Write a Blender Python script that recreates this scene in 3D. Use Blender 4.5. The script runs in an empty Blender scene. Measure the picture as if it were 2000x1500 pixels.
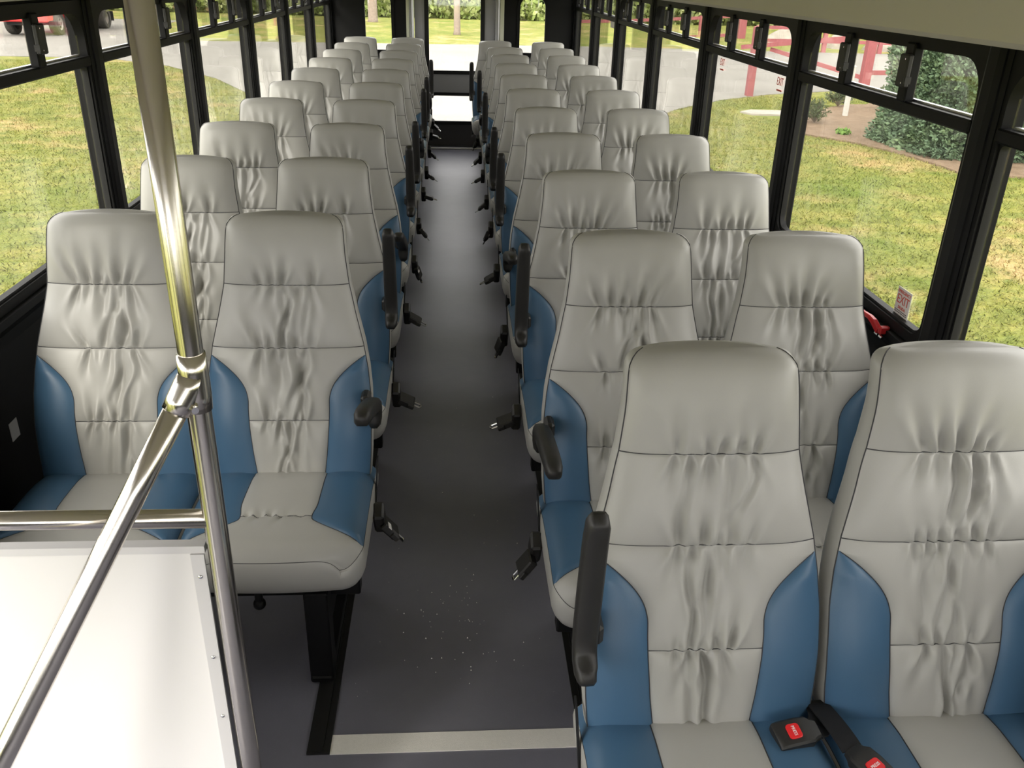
import bpy, math, random
import numpy as np
from mathutils import Matrix, Vector

# ------------------------------------------------------------------ camera, sky, sun, exposure
scene = bpy.context.scene
col = scene.collection
H = 1.70                                   # eye height above the bus floor
F_PX, YAW, PITCH, ROLL = 1687.3, 0.0729, 0.4440, 0.0282
GZ = -0.90                                 # ground outside, below the bus floor


def cam_axes():
    sy, cy, sp, cp = math.sin(YAW), math.cos(YAW), math.sin(PITCH), math.cos(PITCH)
    F = np.array([sy * cp, cy * cp, -sp]); R = np.array([cy, -sy, 0.0]); U = np.cross(R, F)
    c, s = math.cos(ROLL), math.sin(ROLL)
    return c * R + s * U, -s * R + c * U, F


AX_R, AX_U, AX_F = cam_axes()


def ray(px, py):
    return AX_R * ((px - 1000) / F_PX) - AX_U * ((py - 750) / F_PX) + AX_F


def at_z(px, py, z=GZ):                    # where a pixel's ray meets a level
    d = ray(px, py); t = (z - H) / d[2]
    return np.array([0, 0, H]) + d * t


def at_y(px, py, y):
    d = ray(px, py)
    return np.array([0, 0, H]) + d * (y / d[1])


cam_d = bpy.data.cameras.new('camera')
cam = bpy.data.objects.new('camera', cam_d); col.objects.link(cam)
cam_d.sensor_width = 36.0; cam_d.lens = F_PX * 36.0 / 2000.0
cam_d.clip_start = 0.02; cam_d.clip_end = 500
m = Matrix.Identity(4)
for i in range(3):
    m[i][0] = AX_R[i]; m[i][1] = AX_U[i]; m[i][2] = -AX_F[i]
m[2][3] = H
cam.matrix_world = m
scene.camera = cam

world = bpy.data.worlds.new('overcast_sky'); scene.world = world; world.use_nodes = True
wn = world.node_tree.nodes; wl = world.node_tree.links
bg = wn['Background']; bg.inputs['Strength'].default_value = 3.6
bg.inputs['Color'].default_value = (1.0, 0.975, 0.965, 1)          # even, bright overcast

sun_d = bpy.data.lights.new('sun_offscreen', 'SUN'); sun_d.energy = 4.2; sun_d.angle = math.radians(25)
sun_d.color = (1.0, 0.95, 0.87)
sun = bpy.data.objects.new('sun_offscreen', sun_d); col.objects.link(sun)
sun.rotation_euler = (math.radians(56), 0, math.radians(-25))

scene.view_settings.view_transform = 'Standard'
scene.view_settings.look = 'None'
scene.view_settings.gamma = 1.0
scene.view_settings.use_curve_mapping = False
scene.view_settings.exposure = 0.68
scene.cycles.max_bounces = 10
scene.cycles.transparent_max_bounces = 24
scene.cycles.caustics_reflective = False
scene.cycles.caustics_refractive = False

rnd = random.Random(7)
nrg = np.random.default_rng(11)

# ------------------------------------------------------------------ materials
MAT = {}


def new_mat(name):
    mt = bpy.data.materials.new(name); mt.use_nodes = True
    MAT[name] = mt
    return mt, mt.node_tree.nodes, mt.node_tree.links, mt.node_tree.nodes['Principled BSDF']


def plain(name, c, rough=0.5, metal=0.0, spec=0.5, bump=0.0, bscale=200.0, var=0.0, vscale=8.0, bdist=0.001):
    mt, n, l, b = new_mat(name)
    b.inputs['Base Color'].default_value = (*c, 1)
    b.inputs['Roughness'].default_value = rough
    b.inputs['Metallic'].default_value = metal
    b.inputs['Specular IOR Level'].default_value = spec
    tc = n.new('ShaderNodeTexCoord')
    if var > 0:
        nz = n.new('ShaderNodeTexNoise'); nz.inputs['Scale'].default_value = vscale; nz.inputs['Detail'].default_value = 4
        l.new(tc.outputs['Object'], nz.inputs['Vector'])
        mx = n.new('ShaderNodeMix'); mx.data_type = 'RGBA'
        mx.inputs['A'].default_value = (*[v * (1 - var) for v in c], 1)
        mx.inputs['B'].default_value = (*[min(1, v * (1 + var)) for v in c], 1)
        l.new(nz.outputs['Fac'], mx.inputs['Factor']); l.new(mx.outputs['Result'], b.inputs['Base Color'])
    if bump > 0:
        nb = n.new('ShaderNodeTexNoise'); nb.inputs['Scale'].default_value = bscale; nb.inputs['Detail'].default_value = 3
        l.new(tc.outputs['Object'], nb.inputs['Vector'])
        bp = n.new('ShaderNodeBump'); bp.inputs['Strength'].default_value = bump; bp.inputs['Distance'].default_value = bdist
        l.new(nb.outputs['Fac'], bp.inputs['Height']); l.new(bp.outputs['Normal'], b.inputs['Normal'])
    return mt


plain('grey_vinyl', (0.415, 0.408, 0.383), 0.38, 0, 0.5, 0.15, 900, 0.03, 5)
plain('blue_vinyl', (0.058, 0.130, 0.225), 0.38, 0, 0.5, 0.15, 900, 0.05, 6)
plain('thread', (0.05, 0.05, 0.055), 0.8)
plain('black_plastic', (0.018, 0.017, 0.016), 0.48, 0, 0.5, 0.25, 700)
plain('black_paint', (0.005, 0.005, 0.0055), 0.50, 0, 0.18)
plain('black_panel', (0.0045, 0.0045, 0.005), 0.62, 0, 0.25, 0.2, 400)
plain('black_webbing', (0.014, 0.014, 0.016), 0.75, 0, 0.3, 0.5, 1500)
plain('rubber', (0.007, 0.007, 0.007), 0.6, 0, 0.35)
plain('chrome', (0.82, 0.82, 0.82), 0.12, 1.0)
plain('aluminium', (0.74, 0.74, 0.75), 0.32, 1.0, 0.5, 0.1, 60)
plain('white_panel', (0.90, 0.875, 0.86), 0.28, 0, 0.5, 0.05, 200, 0.012, 3)
plain('ceiling_grey', (0.84, 0.79, 0.77), 0.6, 0, 0.4, 0.15, 500, 0.02, 3)
plain('rear_grey', (0.36, 0.36, 0.37), 0.55, 0, 0.4, 0.1, 400)
plain('kick_grey', (0.075, 0.072, 0.075), 0.5)
plain('trim_light', (0.74, 0.72, 0.72), 0.35, 0.0, 0.6)
plain('jamb_cream', (0.62, 0.63, 0.50), 0.5)
plain('red_plastic', (0.55, 0.025, 0.03), 0.3)
plain('press_red', (0.80, 0.02, 0.025), 0.35)
plain('print_red', (0.72, 0.13, 0.10), 0.6)
plain('print_dark', (0.06, 0.05, 0.05), 0.6)
plain('sticker', (0.83, 0.80, 0.78), 0.5)
plain('print_white', (0.9, 0.88, 0.86), 0.5)
plain('stripe_white', (0.80, 0.775, 0.73), 0.8, 0, 0.3, 0.8, 500, 0.06, 120)
plain('crumb', (0.9, 0.9, 0.88), 0.3)
plain('fence_red', (0.27, 0.085, 0.09), 0.7, 0, 0.3, 0.3, 60, 0.15, 6)
plain('truck_red', (0.50, 0.018, 0.02), 0.25, 0, 0.6)
plain('tyre', (0.05, 0.046, 0.04), 0.85, 0, 0.3, 0.6, 60, 0.3, 9)
plain('wheel_rim', (0.30, 0.28, 0.25), 0.45, 0.6)
plain('dark_glass', (0.02, 0.025, 0.03), 0.08)
plain('lamp_glass', (0.7, 0.55, 0.5), 0.1)
plain('bark', (0.22, 0.175, 0.14), 0.9, 0, 0.2, 1.0, 25, 0.25, 9, 0.02)
plain('boulder', (0.32, 0.29, 0.25), 0.9, 0, 0.2, 1.0, 9, 0.3, 4, 0.03)
plain('stake_white', (0.46, 0.45, 0.41), 0.7, 0, 0.3, 0.3, 60, 0.08, 8)
plain('straw', (0.52, 0.45, 0.27), 0.9, 0, 0.2, 0, 1, 0.2, 3)


plain('steel', (0.72, 0.68, 0.62), 0.21, 1.0, 0.5, 0.03, 900, 0.02, 30)


def glass(name, tint, refl=1.0):
    mt, n, l, b = new_mat(name)
    n.remove(b)
    out = n['Material Output']
    tr = n.new('ShaderNodeBsdfTransparent'); tr.inputs['Color'].default_value = (*tint, 1)
    gl = n.new('ShaderNodeBsdfGlossy'); gl.inputs['Roughness'].default_value = 0.02
    gl.inputs['Color'].default_value = (refl, refl, refl, 1)
    fr = n.new('ShaderNodeFresnel')
    ge = n.new('ShaderNodeNewGeometry'); mr = n.new('ShaderNodeMapRange')       # same index entering and leaving the pane
    mr.inputs['To Min'].default_value = 1.5; mr.inputs['To Max'].default_value = 1 / 1.5
    l.new(ge.outputs['Backfacing'], mr.inputs['Value']); l.new(mr.outputs['Result'], fr.inputs['IOR'])
    mx = n.new('ShaderNodeMixShader')
    l.new(fr.outputs['Fac'], mx.inputs['Fac']); l.new(tr.outputs['BSDF'], mx.inputs[1]); l.new(gl.outputs['BSDF'], mx.inputs[2])
    l.new(mx.outputs['Shader'], out.inputs['Surface'])


glass('tinted_glass', (0.83, 0.83, 0.81))
glass('door_glass', (0.97, 0.975, 0.97))
glass('clear_glass', (0.90, 0.905, 0.90))


def ramp_mat(name, stops, scale=3.0, detail=6.0, rough=0.9, bump=0.6, bscale=40, bdist=0.03, second=None, dist=0.0, spec=0.2, mottle=None):
    """noise -> colour ramp; second = (scale, colour, low, high) overlays patches of another colour"""
    mt, n, l, b = new_mat(name)
    tc = n.new('ShaderNodeTexCoord')
    nz = n.new('ShaderNodeTexNoise'); nz.inputs['Scale'].default_value = scale; nz.inputs['Detail'].default_value = detail
    nz.inputs['Roughness'].default_value = 0.68; nz.inputs['Distortion'].default_value = dist
    l.new(tc.outputs['Object'], nz.inputs['Vector'])
    cr = n.new('ShaderNodeValToRGB')
    el = cr.color_ramp.elements
    el[0].position = stops[0][0]; el[0].color = (*stops[0][1], 1)
    el[1].position = stops[-1][0]; el[1].color = (*stops[-1][1], 1)
    for p, c in stops[1:-1]:
        e = el.new(p); e.color = (*c, 1)
    l.new(nz.outputs['Fac'], cr.inputs['Fac'])
    last = cr.outputs['Color']
    for (sc, c, lo, hi) in (second or []):
        n2 = n.new('ShaderNodeTexNoise'); n2.inputs['Scale'].default_value = sc; n2.inputs['Detail'].default_value = 5
        n2.inputs['Roughness'].default_value = 0.6
        l.new(tc.outputs['Object'], n2.inputs['Vector'])
        mr = n.new('ShaderNodeMapRange'); mr.inputs['From Min'].default_value = lo; mr.inputs['From Max'].default_value = hi
        l.new(n2.outputs['Fac'], mr.inputs['Value'])
        mx = n.new('ShaderNodeMix'); mx.data_type = 'RGBA'
        l.new(mr.outputs['Result'], mx.inputs['Factor']); l.new(last, mx.inputs['A']); mx.inputs['B'].default_value = (*c, 1)
        last = mx.outputs['Result']
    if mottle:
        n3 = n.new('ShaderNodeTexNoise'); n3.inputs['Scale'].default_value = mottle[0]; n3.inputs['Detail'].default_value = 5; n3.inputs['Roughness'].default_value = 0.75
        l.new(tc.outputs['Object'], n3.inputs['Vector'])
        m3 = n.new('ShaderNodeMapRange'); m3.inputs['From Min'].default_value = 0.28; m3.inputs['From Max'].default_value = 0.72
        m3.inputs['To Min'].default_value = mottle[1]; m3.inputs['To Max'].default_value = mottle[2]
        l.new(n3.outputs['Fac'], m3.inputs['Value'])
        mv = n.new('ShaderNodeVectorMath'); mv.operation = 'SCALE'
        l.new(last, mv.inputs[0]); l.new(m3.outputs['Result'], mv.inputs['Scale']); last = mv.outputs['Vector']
    l.new(last, b.inputs['Base Color'])
    b.inputs['Roughness'].default_value = rough; b.inputs['Specular IOR Level'].default_value = spec
    if bump > 0:
        nb = n.new('ShaderNodeTexNoise'); nb.inputs['Scale'].default_value = bscale; nb.inputs['Detail'].default_value = 4
        l.new(tc.outputs['Object'], nb.inputs['Vector'])
        bp = n.new('ShaderNodeBump'); bp.inputs['Strength'].default_value = bump; bp.inputs['Distance'].default_value = bdist
        l.new(nb.outputs['Fac'], bp.inputs['Height']); l.new(bp.outputs['Normal'], b.inputs['Normal'])
    return mt


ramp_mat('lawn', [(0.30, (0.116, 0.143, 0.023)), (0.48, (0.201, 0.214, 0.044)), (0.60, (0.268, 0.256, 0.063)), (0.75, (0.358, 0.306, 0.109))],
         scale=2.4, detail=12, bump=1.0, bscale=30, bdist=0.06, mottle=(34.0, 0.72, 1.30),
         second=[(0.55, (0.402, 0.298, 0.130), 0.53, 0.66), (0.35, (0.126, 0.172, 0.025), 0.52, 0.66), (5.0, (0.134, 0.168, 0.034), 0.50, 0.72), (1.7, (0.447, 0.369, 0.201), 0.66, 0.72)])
ramp_mat('asphalt', [(0.3, (0.179, 0.171, 0.152)), (0.7, (0.233, 0.222, 0.200))], scale=0.5, detail=8, bump=0.3, bscale=60, bdist=0.01,
         second=[(20.0, (0.264, 0.251, 0.231), 0.5, 0.8)])
ramp_mat('mulch', [(0.3, (0.138, 0.093, 0.058)), (0.7, (0.234, 0.169, 0.114))], scale=6, detail=8, bump=1.0, bscale=30, bdist=0.04)
ramp_mat('juniper_green', [(0.32, (0.06, 0.10, 0.06)), (0.55, (0.115, 0.175, 0.095)), (0.75, (0.20, 0.26, 0.12))], scale=3.0, detail=6, bump=0, spec=0.3, rough=0.7)
ramp_mat('leaf_green', [(0.3, (0.035, 0.07, 0.018)), (0.5, (0.08, 0.135, 0.03)), (0.72, (0.20, 0.24, 0.07))], scale=1.2, detail=6, bump=0, spec=0.3, rough=0.7)
ramp_mat('weed_green', [(0.3, (0.10, 0.15, 0.035)), (0.5, (0.20, 0.24, 0.07)), (0.72, (0.40, 0.40, 0.22))], scale=1.6, detail=6, bump=0, spec=0.2, rough=0.8)
ramp_mat('shrub_green', [(0.3, (0.05, 0.075, 0.035)), (0.7, (0.12, 0.14, 0.07))], scale=8, detail=4, bump=0, spec=0.2, rough=0.8)
ramp_mat('sprout_green', [(0.3, (0.10, 0.20, 0.04)), (0.7, (0.20, 0.32, 0.08))], scale=8, detail=4, bump=0)
ramp_mat('floor_vinyl', [(0.3, (0.150, 0.148, 0.185)), (0.7, (0.180, 0.178, 0.218))], scale=3, detail=6, rough=0.40, bump=0.12, bscale=500, bdist=0.001,
         second=[(420.0, (0.24, 0.24, 0.26), 0.60, 0.75)], spec=0.5)

# ------------------------------------------------------------------ mesh helpers


class MB:
    def __init__(s):
        s.v = []; s.f = []

    def add(s, vs, fs):
        o = len(s.v); s.v += [tuple(p) for p in vs]; s.f += [tuple(i + o for i in f) for f in fs]

    def box(s, x0, x1, y0, y1, z0, z1):
        s.add([(x0, y0, z0), (x1, y0, z0), (x1, y1, z0), (x0, y1, z0), (x0, y0, z1), (x1, y0, z1), (x1, y1, z1), (x0, y1, z1)],
              [(0, 3, 2, 1), (4, 5, 6, 7), (0, 1, 5, 4), (1, 2, 6, 5), (2, 3, 7, 6), (3, 0, 4, 7)])

    def rbox(s, x0, x1, y0, y1, z0, z1, r):
        """box with chamfered edges"""
        c = []
        for (z, i) in ((z0, r), (z0 + r, 0), (z1 - r, 0), (z1, r)):
            c.append([(x0 + i + (r if not i else 0), y0 + i, z), (x1 - i - (r if not i else 0), y0 + i, z), (x1 - i, y0 + i + (r if not i else 0), z), (x1 - i, y1 - i - (r if not i else 0), z),
                      (x1 - i - (r if not i else 0), y1 - i, z), (x0 + i + (r if not i else 0), y1 - i, z), (x0 + i, y1 - i - (r if not i else 0), z), (x0 + i, y0 + i + (r if not i else 0), z)])
        s.loft(c)

    def loft(s, rings, cap=True, close=True):
        n = len(rings[0]); vs = [p for r in rings for p in r]; fs = []
        for j in range(len(rings) - 1):
            for i in range(n if close else n - 1):
                k = (i + 1) % n
                fs.append((j * n + i, j * n + k, (j + 1) * n + k, (j + 1) * n + i))
        if cap:
            fs.append(tuple(range(n - 1, -1, -1))); fs.append(tuple((len(rings) - 1) * n + i for i in range(n)))
        s.add(vs, fs)

    def tube(s, pts, r, n=8, cap=True):
        pts = [np.array(p, float) for p in pts]; rings = []
        rr = r if hasattr(r, '__len__') else [r] * len(pts)
        up = None
        for i, p in enumerate(pts):
            a = pts[max(i - 1, 0)]; b = pts[min(i + 1, len(pts) - 1)]
            d = b - a; d = d / (np.linalg.norm(d) + 1e-12)
            if up is None:
                up = np.array([0, 0, 1.0]) if abs(d[2]) < 0.9 else np.array([1.0, 0, 0])
            u = np.cross(d, up); u = u / (np.linalg.norm(u) + 1e-12); w = np.cross(u, d); up = w
            rings.append([tuple(p + rr[i] * (math.cos(2 * math.pi * k / n) * u + math.sin(2 * math.pi * k / n) * w)) for k in range(n)])
        s.loft(rings, cap)

    def prism(s, poly, y0, y1, axis='y'):
        """polygon of (a, b) extruded along an axis: 'y' -> (a, y, b), 'x' -> (x, a, b), 'z' -> (a, b, z)"""
        def P(a, b, t):
            return {'y': (a, t, b), 'x': (t, a, b), 'z': (a, b, t)}[axis]
        s.loft([[P(a, b, y0) for a, b in poly], [P(a, b, y1) for a, b in poly]])

    def build(s, name, mat, parent=None, smooth=False, loc=None):
        me = bpy.data.meshes.new(name)
        me.from_pydata(s.v, [], s.f); me.update()
        return obj(name, me, mat, parent, smooth, loc)


def fix_normals(me):
    import bmesh
    b = bmesh.new(); b.from_mesh(me); bmesh.ops.recalc_face_normals(b, faces=b.faces); b.to_mesh(me); b.free()


def obj(name, me, mat, parent=None, smooth=False, loc=None):
    if me.users == 0:
        fix_normals(me)
        if mat:
            me.materials.append(MAT[mat])
        if smooth:
            me.polygons.foreach_set('use_smooth', [True] * len(me.polygons))
    o = bpy.data.objects.new(name, me); col.objects.link(o)
    o.parent = parent
    if loc is not None:
        o.location = loc
    return o


def sharp(o, deg=35):
    """smooth shading that keeps edges sharper than deg"""
    me = o.data
    me.polygons.foreach_set('use_smooth', [True] * len(me.polygons))
    import bmesh
    b = bmesh.new(); b.from_mesh(me)
    for e in b.edges:
        if len(e.link_faces) == 2 and e.calc_face_angle(0) > math.radians(deg):
            e.smooth = False
    b.to_mesh(me); b.free()
    return o


def empty(name, loc=(0, 0, 0), rz=0.0):
    o = bpy.data.objects.new(name, None); col.objects.link(o); o.location = loc; o.rotation_euler = (0, 0, rz)
    o.empty_display_size = 0.1
    return o


def tag(o, label, cat, group=None, kind=None):
    o['label'] = label; o['category'] = cat
    if group: o['group'] = group
    if kind: o['kind'] = kind
    return o


def copy_tree(o, parent=None):
    c = o.copy(); col.objects.link(c); c.parent = parent
    for ch in list(o.children):
        copy_tree(ch, c)
    return c


def text_mesh(s, size, align='CENTER', extrude=0.0004, narrow=1.0):
    cu = bpy.data.curves.new('lettering', 'FONT'); cu.body = s; cu.size = size; cu.align_x = align; cu.align_y = 'CENTER'
    cu.extrude = extrude; cu.resolution_u = 2
    o = bpy.data.objects.new('lettering_tmp', cu); col.objects.link(o)
    dg = bpy.context.evaluated_depsgraph_get()
    me = bpy.data.meshes.new_from_object(o.evaluated_get(dg))
    bpy.data.objects.remove(o); bpy.data.curves.remove(cu)
    if narrow != 1.0:
        for v in me.vertices: v.co.x *= narrow
    return me


def place_text(s, size, mat, origin, ax, ay, parent, name='lettering', narrow=1.0):
    me = text_mesh(s, size, narrow=narrow)
    me.materials.clear(); me.materials.append(MAT[mat])
    o = bpy.data.objects.new(name, me); col.objects.link(o); o.parent = parent
    ax = Vector(ax).normalized(); ay = Vector(ay).normalized(); az = ax.cross(ay)
    M = Matrix((ax, ay, az)).transposed().to_4x4(); M.translation = Vector(origin)
    o.matrix_local = M
    return o


def rrect(x0, x1, z0, z1, rb, rt, n=7):
    """rounded rectangle as (a, b) points, bottom radius rb, top radius rt"""
    pts = []
    for (cx, cz, r, a0) in ((x1 - rb, z0 + rb, rb, -90), (x1 - rt, z1 - rt, rt, 0), (x0 + rt, z1 - rt, rt, 90), (x0 + rb, z0 + rb, rb, 180)):
        for i in range(n):
            a = math.radians(a0 + 90 * i / (n - 1)); pts.append((cx + r * math.cos(a), cz + r * math.sin(a)))
    return pts


def rect_matched(x0, x1, z0, z1, n=7):
    """sharp rectangle with as many points as rrect, corner by corner"""
    pts = []
    for (cx, cz) in ((x1, z0), (x1, z1), (x0, z1), (x0, z0)):
        pts += [(cx, cz)] * n
    return pts


def ring_mesh(outer, inner, t0, t1, axis='x'):
    """flat frame between two outlines, thickness t0..t1 along axis"""
    def P(a, b, t):
        return (t, a, b) if axis == 'x' else (a, t, b)
    n = len(outer)
    mb = MB()
    vs = [P(a, b, t0) for a, b in outer] + [P(a, b, t0) for a, b in inner] + [P(a, b, t1) for a, b in outer] + [P(a, b, t1) for a, b in inner]
    fs = []
    for i in range(n):
        k = (i + 1) % n
        fs += [(i, k, n + k, n + i), (2 * n + i, 3 * n + i, 3 * n + k, 2 * n + k), (n + i, n + k, 3 * n + k, 3 * n + i), (i, 2 * n + i, 2 * n + k, k)]
    # drop degenerate quads from the repeated corner points
    good = []
    for f in fs:
        ps = []
        for i in f:
            if not ps or vs[i] != vs[ps[-1]]: ps.append(i)
        if len(ps) > 1 and vs[ps[0]] == vs[ps[-1]]: ps.pop()
        if len(ps) >= 3: good.append(tuple(ps))
    mb.add(vs, good)
    return mb


# ------------------------------------------------------------------ ground outside
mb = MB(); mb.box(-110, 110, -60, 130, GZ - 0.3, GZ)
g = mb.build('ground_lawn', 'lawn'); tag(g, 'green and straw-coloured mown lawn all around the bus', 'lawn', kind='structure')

road = [(-2.5, -30), (2.5, -30), (2.5, 13), (3.4, 17), (4.9, 19.4), (6.3, 21.0), (7.9, 22.3), (10, 23.3), (14, 24.2), (22, 25.0), (60, 27), (60, 37.5), (16, 36.4), (6, 36.9),
        (0, 36.4), (-6, 35.8), (-11.6, 35.0), (-13.0, 38), (-13.8, 48), (-40, 50), (-60, 33), (-60, 26), (-22, 27.2), (-13.2, 28.0), (-10.5, 28.2), (-8, 26.2), (-6, 23.4), (-4.6, 20.6), (-3.2, 16.5), (-2.5, 12.5)]
mb = MB(); mb.prism(road, GZ - 0.05, GZ + 0.012, 'z')
o = mb.build('asphalt_drive', 'asphalt'); tag(o, 'pale grey asphalt drive curving behind the bus', 'road', kind='structure')
isl = [(-11.8, 34.0), (-12.9, 33.1), (-14.6, 33.4), (-15.8, 34.1), (-14.3, 36.5), (-12.6, 37.0)]

bed = [tuple(at_z(x, y)[:2]) for x, y in ((1545, 246), (1580, 226), (1610, 214), (1650, 206), (1690, 206), (1740, 195))] + [(14.5, 22), (15.5, 17), (13.0, 13.0), (10.5, 11.9)] + \
      [tuple(at_z(x, y)[:2]) for x, y in ((1872, 340), (1840, 328), (1790, 312), (1740, 298), (1690, 286), (1640, 276), (1590, 268), (1560, 262))]
mb = MB(); mb.prism(bed, GZ - 0.05, GZ + 0.03, 'z')
o = mb.build('mulch_bed', 'mulch'); tag(o, 'brown mulch planting bed around the juniper', 'mulch bed', kind='structure')



def fast_mesh(name, V, k):
    """mesh of separate k-gons from an (n*k, 3) array"""
    n = len(V) // k
    me = bpy.data.meshes.new(name)
    me.vertices.add(len(V)); me.vertices.foreach_set('co', np.asarray(V, np.float32).ravel())
    me.loops.add(len(V)); me.loops.foreach_set('vertex_index', np.arange(len(V), dtype=np.int32))
    me.polygons.add(n); me.polygons.foreach_set('loop_start', np.arange(0, len(V), k, dtype=np.int32))
    me.update(calc_edges=True)
    return me


def inside(poly, x, y):
    c = np.zeros(len(x), bool)
    for (xa, ya), (xb, yb) in zip(poly, poly[1:] + poly[:1]):
        if ya == yb: continue
        c ^= ((ya > y) != (yb > y)) & (x < (xb - xa) * (y - ya) / (yb - ya) + xa)
    return c


def grass_blades(name, label, xr, yr, n, seed):
    r = np.random.default_rng(seed)
    x = r.uniform(*xr, n); y = yr[0] + (yr[1] - yr[0]) * r.uniform(0, 1, n) ** 1.5
    ok = ~(inside(road, x, y) | inside(bed, x, y))
    for (qx, qy), qr in ((at_z(1500, 222)[:2], 0.7), (at_z(1462, 188)[:2], 0.25), (at_z(1636, 207)[:2], 0.35), (at_z(2010, 330)[:2] + np.array([0.95, -0.75]), 1.0)):
        ok &= (x - qx) ** 2 + (y - qy) ** 2 > qr * qr        # no blades under the slab, post and shrubs
    x = x[ok]; y = y[ok]; n = len(x)
    a = r.uniform(0, 2 * np.pi, n); hgt = r.uniform(0.02, 0.060, n); w = r.uniform(0.005, 0.010, n); ln = r.normal(0, 0.04, (n, 2))
    z = np.full(n, GZ - 0.002)
    P0 = np.stack([x - w * np.cos(a), y - w * np.sin(a), z], 1); P1 = np.stack([x + w * np.cos(a), y + w * np.sin(a), z], 1); P2 = np.stack([x + ln[:, 0], y + ln[:, 1], z + hgt], 1)
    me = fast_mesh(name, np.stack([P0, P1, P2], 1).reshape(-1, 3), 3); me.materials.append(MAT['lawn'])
    o = bpy.data.objects.new(name, me); col.objects.link(o); tag(o, label, 'grass', kind='stuff')


grass_blades('grass_blades', 'short grass blades of the lawn outside the partition side windows', (-15, -2.6), (-1, 27), 190000, 5)
grass_blades('grass_blades', 'short grass blades of the lawn outside the fence side windows', (2.6, 12), (0, 22), 170000, 6)

# ------------------------------------------------------------------ bus shell
XW = 1.24                                   # inner wall
PY = [1.982 + 1.2363 * i for i in range(-3, 7)]          # window pillars
YF, YR = -2.3, 9.43
SILL, TOPW, TRZ = 0.83, 1.565, 1.399

floor = MB(); floor.box(-XW - 0.06, XW + 0.06, YF, YR + 0.1, -0.12, 0.0)
floor = floor.build('floor', 'floor_vinyl'); tag(floor, 'dark blue-grey speckled vinyl floor of the bus aisle', 'floor', kind='structure')
mb = MB(); mb.box(-0.302, 0.36, 1.506, 1.564, 0.0, 0.0022)
mb.build('standee_line', 'stripe_white', floor)['label'] = 'rough white standee line across the aisle floor'
for s, y0 in ((-1, 1.507), (1, 0.86)):
    mb = MB(); mb.box(min(s * 0.302, s * 0.357), max(s * 0.302, s * 0.357), y0, 9.36, 0.0, 0.006)
    mb.box(min(s * 0.319, s * 0.340), max(s * 0.319, s * 0.340), y0 + 0.002, 9.36, 0.006, 0.009)
    mb.build('seat_track', 'rubber', floor)['label'] = 'black seat track strip along the aisle edge'
mb = MB(); mb.box(-0.40, 0.40, 9.345, 9.40, 0.0, 0.022); mb.rbox(-0.40, 0.40, 9.33, 9.352, 0.0, 0.014, 0.004)
mb.build('threshold_strip', 'aluminium', floor)['label'] = 'shiny aluminium threshold strip at the rear door'

wall_side = {}
for s, nm, lab in ((-1, 'wall_left', 'black lower wall panel and window posts on the partition side'), (1, 'wall_right', 'black lower wall panel and window posts on the fence side')):
    root = empty(nm, (0, 0, 0)); tag(root, lab, 'wall', kind='structure'); wall_side[s] = root
    X0, X1 = (XW, XW + 0.05) if s > 0 else (-XW - 0.05, -XW)
    door0, door1 = -0.32, 1.16            # entry door opening on the partition side, in front of the panel
    mb = MB()
    for a, b in ([(YF, YR)] if s > 0 else [(YF, door0), (door1, YR)]):
        mb.box(X0, X1, a, b, -0.1, SILL)
    mb.build('lower_panel', 'black_panel', root)
    mb = MB(); mb.box(X0, X1, YF, YR, TOPW, 1.98)
    mb.build('header_panel', 'black_panel', root)
    if s < 0:
        mb = MB(); mb.box(X0, X1, door1, 1.205, SILL, TOPW); mb.box(X0, X1, PY[1], door0, SILL, TOPW); mb.build('door_side_panel', 'black_panel', root)
    mb = MB()                                # ledge below the windows
    for a, b in ([(YF, YR)] if s > 0 else [(YF, door0), (door1, YR)]):
        mb.prism([(s * XW, 0.735), (s * (XW - 0.012), 0.740), (s * (XW - 0.018), 0.775), (s * (XW - 0.034), 0.800), (s * (XW - 0.034), 0.822), (s * XW, 0.829)], a, b, 'y')
    mb.build('sill_ledge', 'black_paint', root)
    for y in PY[:-1] + [9.40]:
        if s < 0 and door0 - 0.1 < y < door1 - 0.05: continue
        mb = MB()
        w = 0.046
        prof = [(y - w, s * (XW + 0.04)), (y - w, s * (XW - 0.022)), (y - w + 0.012, s * (XW - 0.028)), (y - w + 0.012, s * (XW - 0.033)), (y - 0.018, s * (XW - 0.040)),
                (y + 0.018, s * (XW - 0.040)), (y + w - 0.012, s * (XW - 0.033)), (y + w - 0.012, s * (XW - 0.028)), (y + w, s * (XW - 0.022)), (y + w, s * (XW + 0.04))]
        mb.loft([[(b, a, z) for a, b in prof] for z in (0.80, TOPW + 0.03)])
        mb.build('pillar', 'black_paint', root)

# cove panels above the windows and the ceiling
COVE = {1: [(1.10, 1.600), (1.115, 1.588), (1.245, 1.588), (1.245, 1.97), (0.98, 1.93), (1.06, 1.74), (1.092, 1.65)],
        -1: [(1.135, 1.612), (1.15, 1.600), (1.245, 1.600), (1.245, 1.97), (0.98, 1.93), (1.08, 1.74), (1.125, 1.65)]}
for s, nm, y1, lab in ((-1, 'trim_1', 2.84, 'light grey cove panel above the windows on the partition side'), (1, 'trim_2', 5.55, 'light grey overhead duct panel above the windows on the fence side')):
    mb = MB(); mb.prism([(s * a, b) for a, b in COVE[s]], YF, y1, 'y')
    o = mb.build(nm, 'ceiling_grey'); tag(o, lab, 'trim', kind='structure'); sharp(o, 40)
    mb = MB(); mb.prism([(s * 1.17, 1.640), (s * 1.17, 1.612), (s * 1.245, 1.612), (s * 1.245, 1.97), (s * 1.0, 1.95)], y1 + 0.001, YR, 'y')
    o2 = mb.build('cove_panel', 'ceiling_grey', o)
mb = MB()
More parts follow.
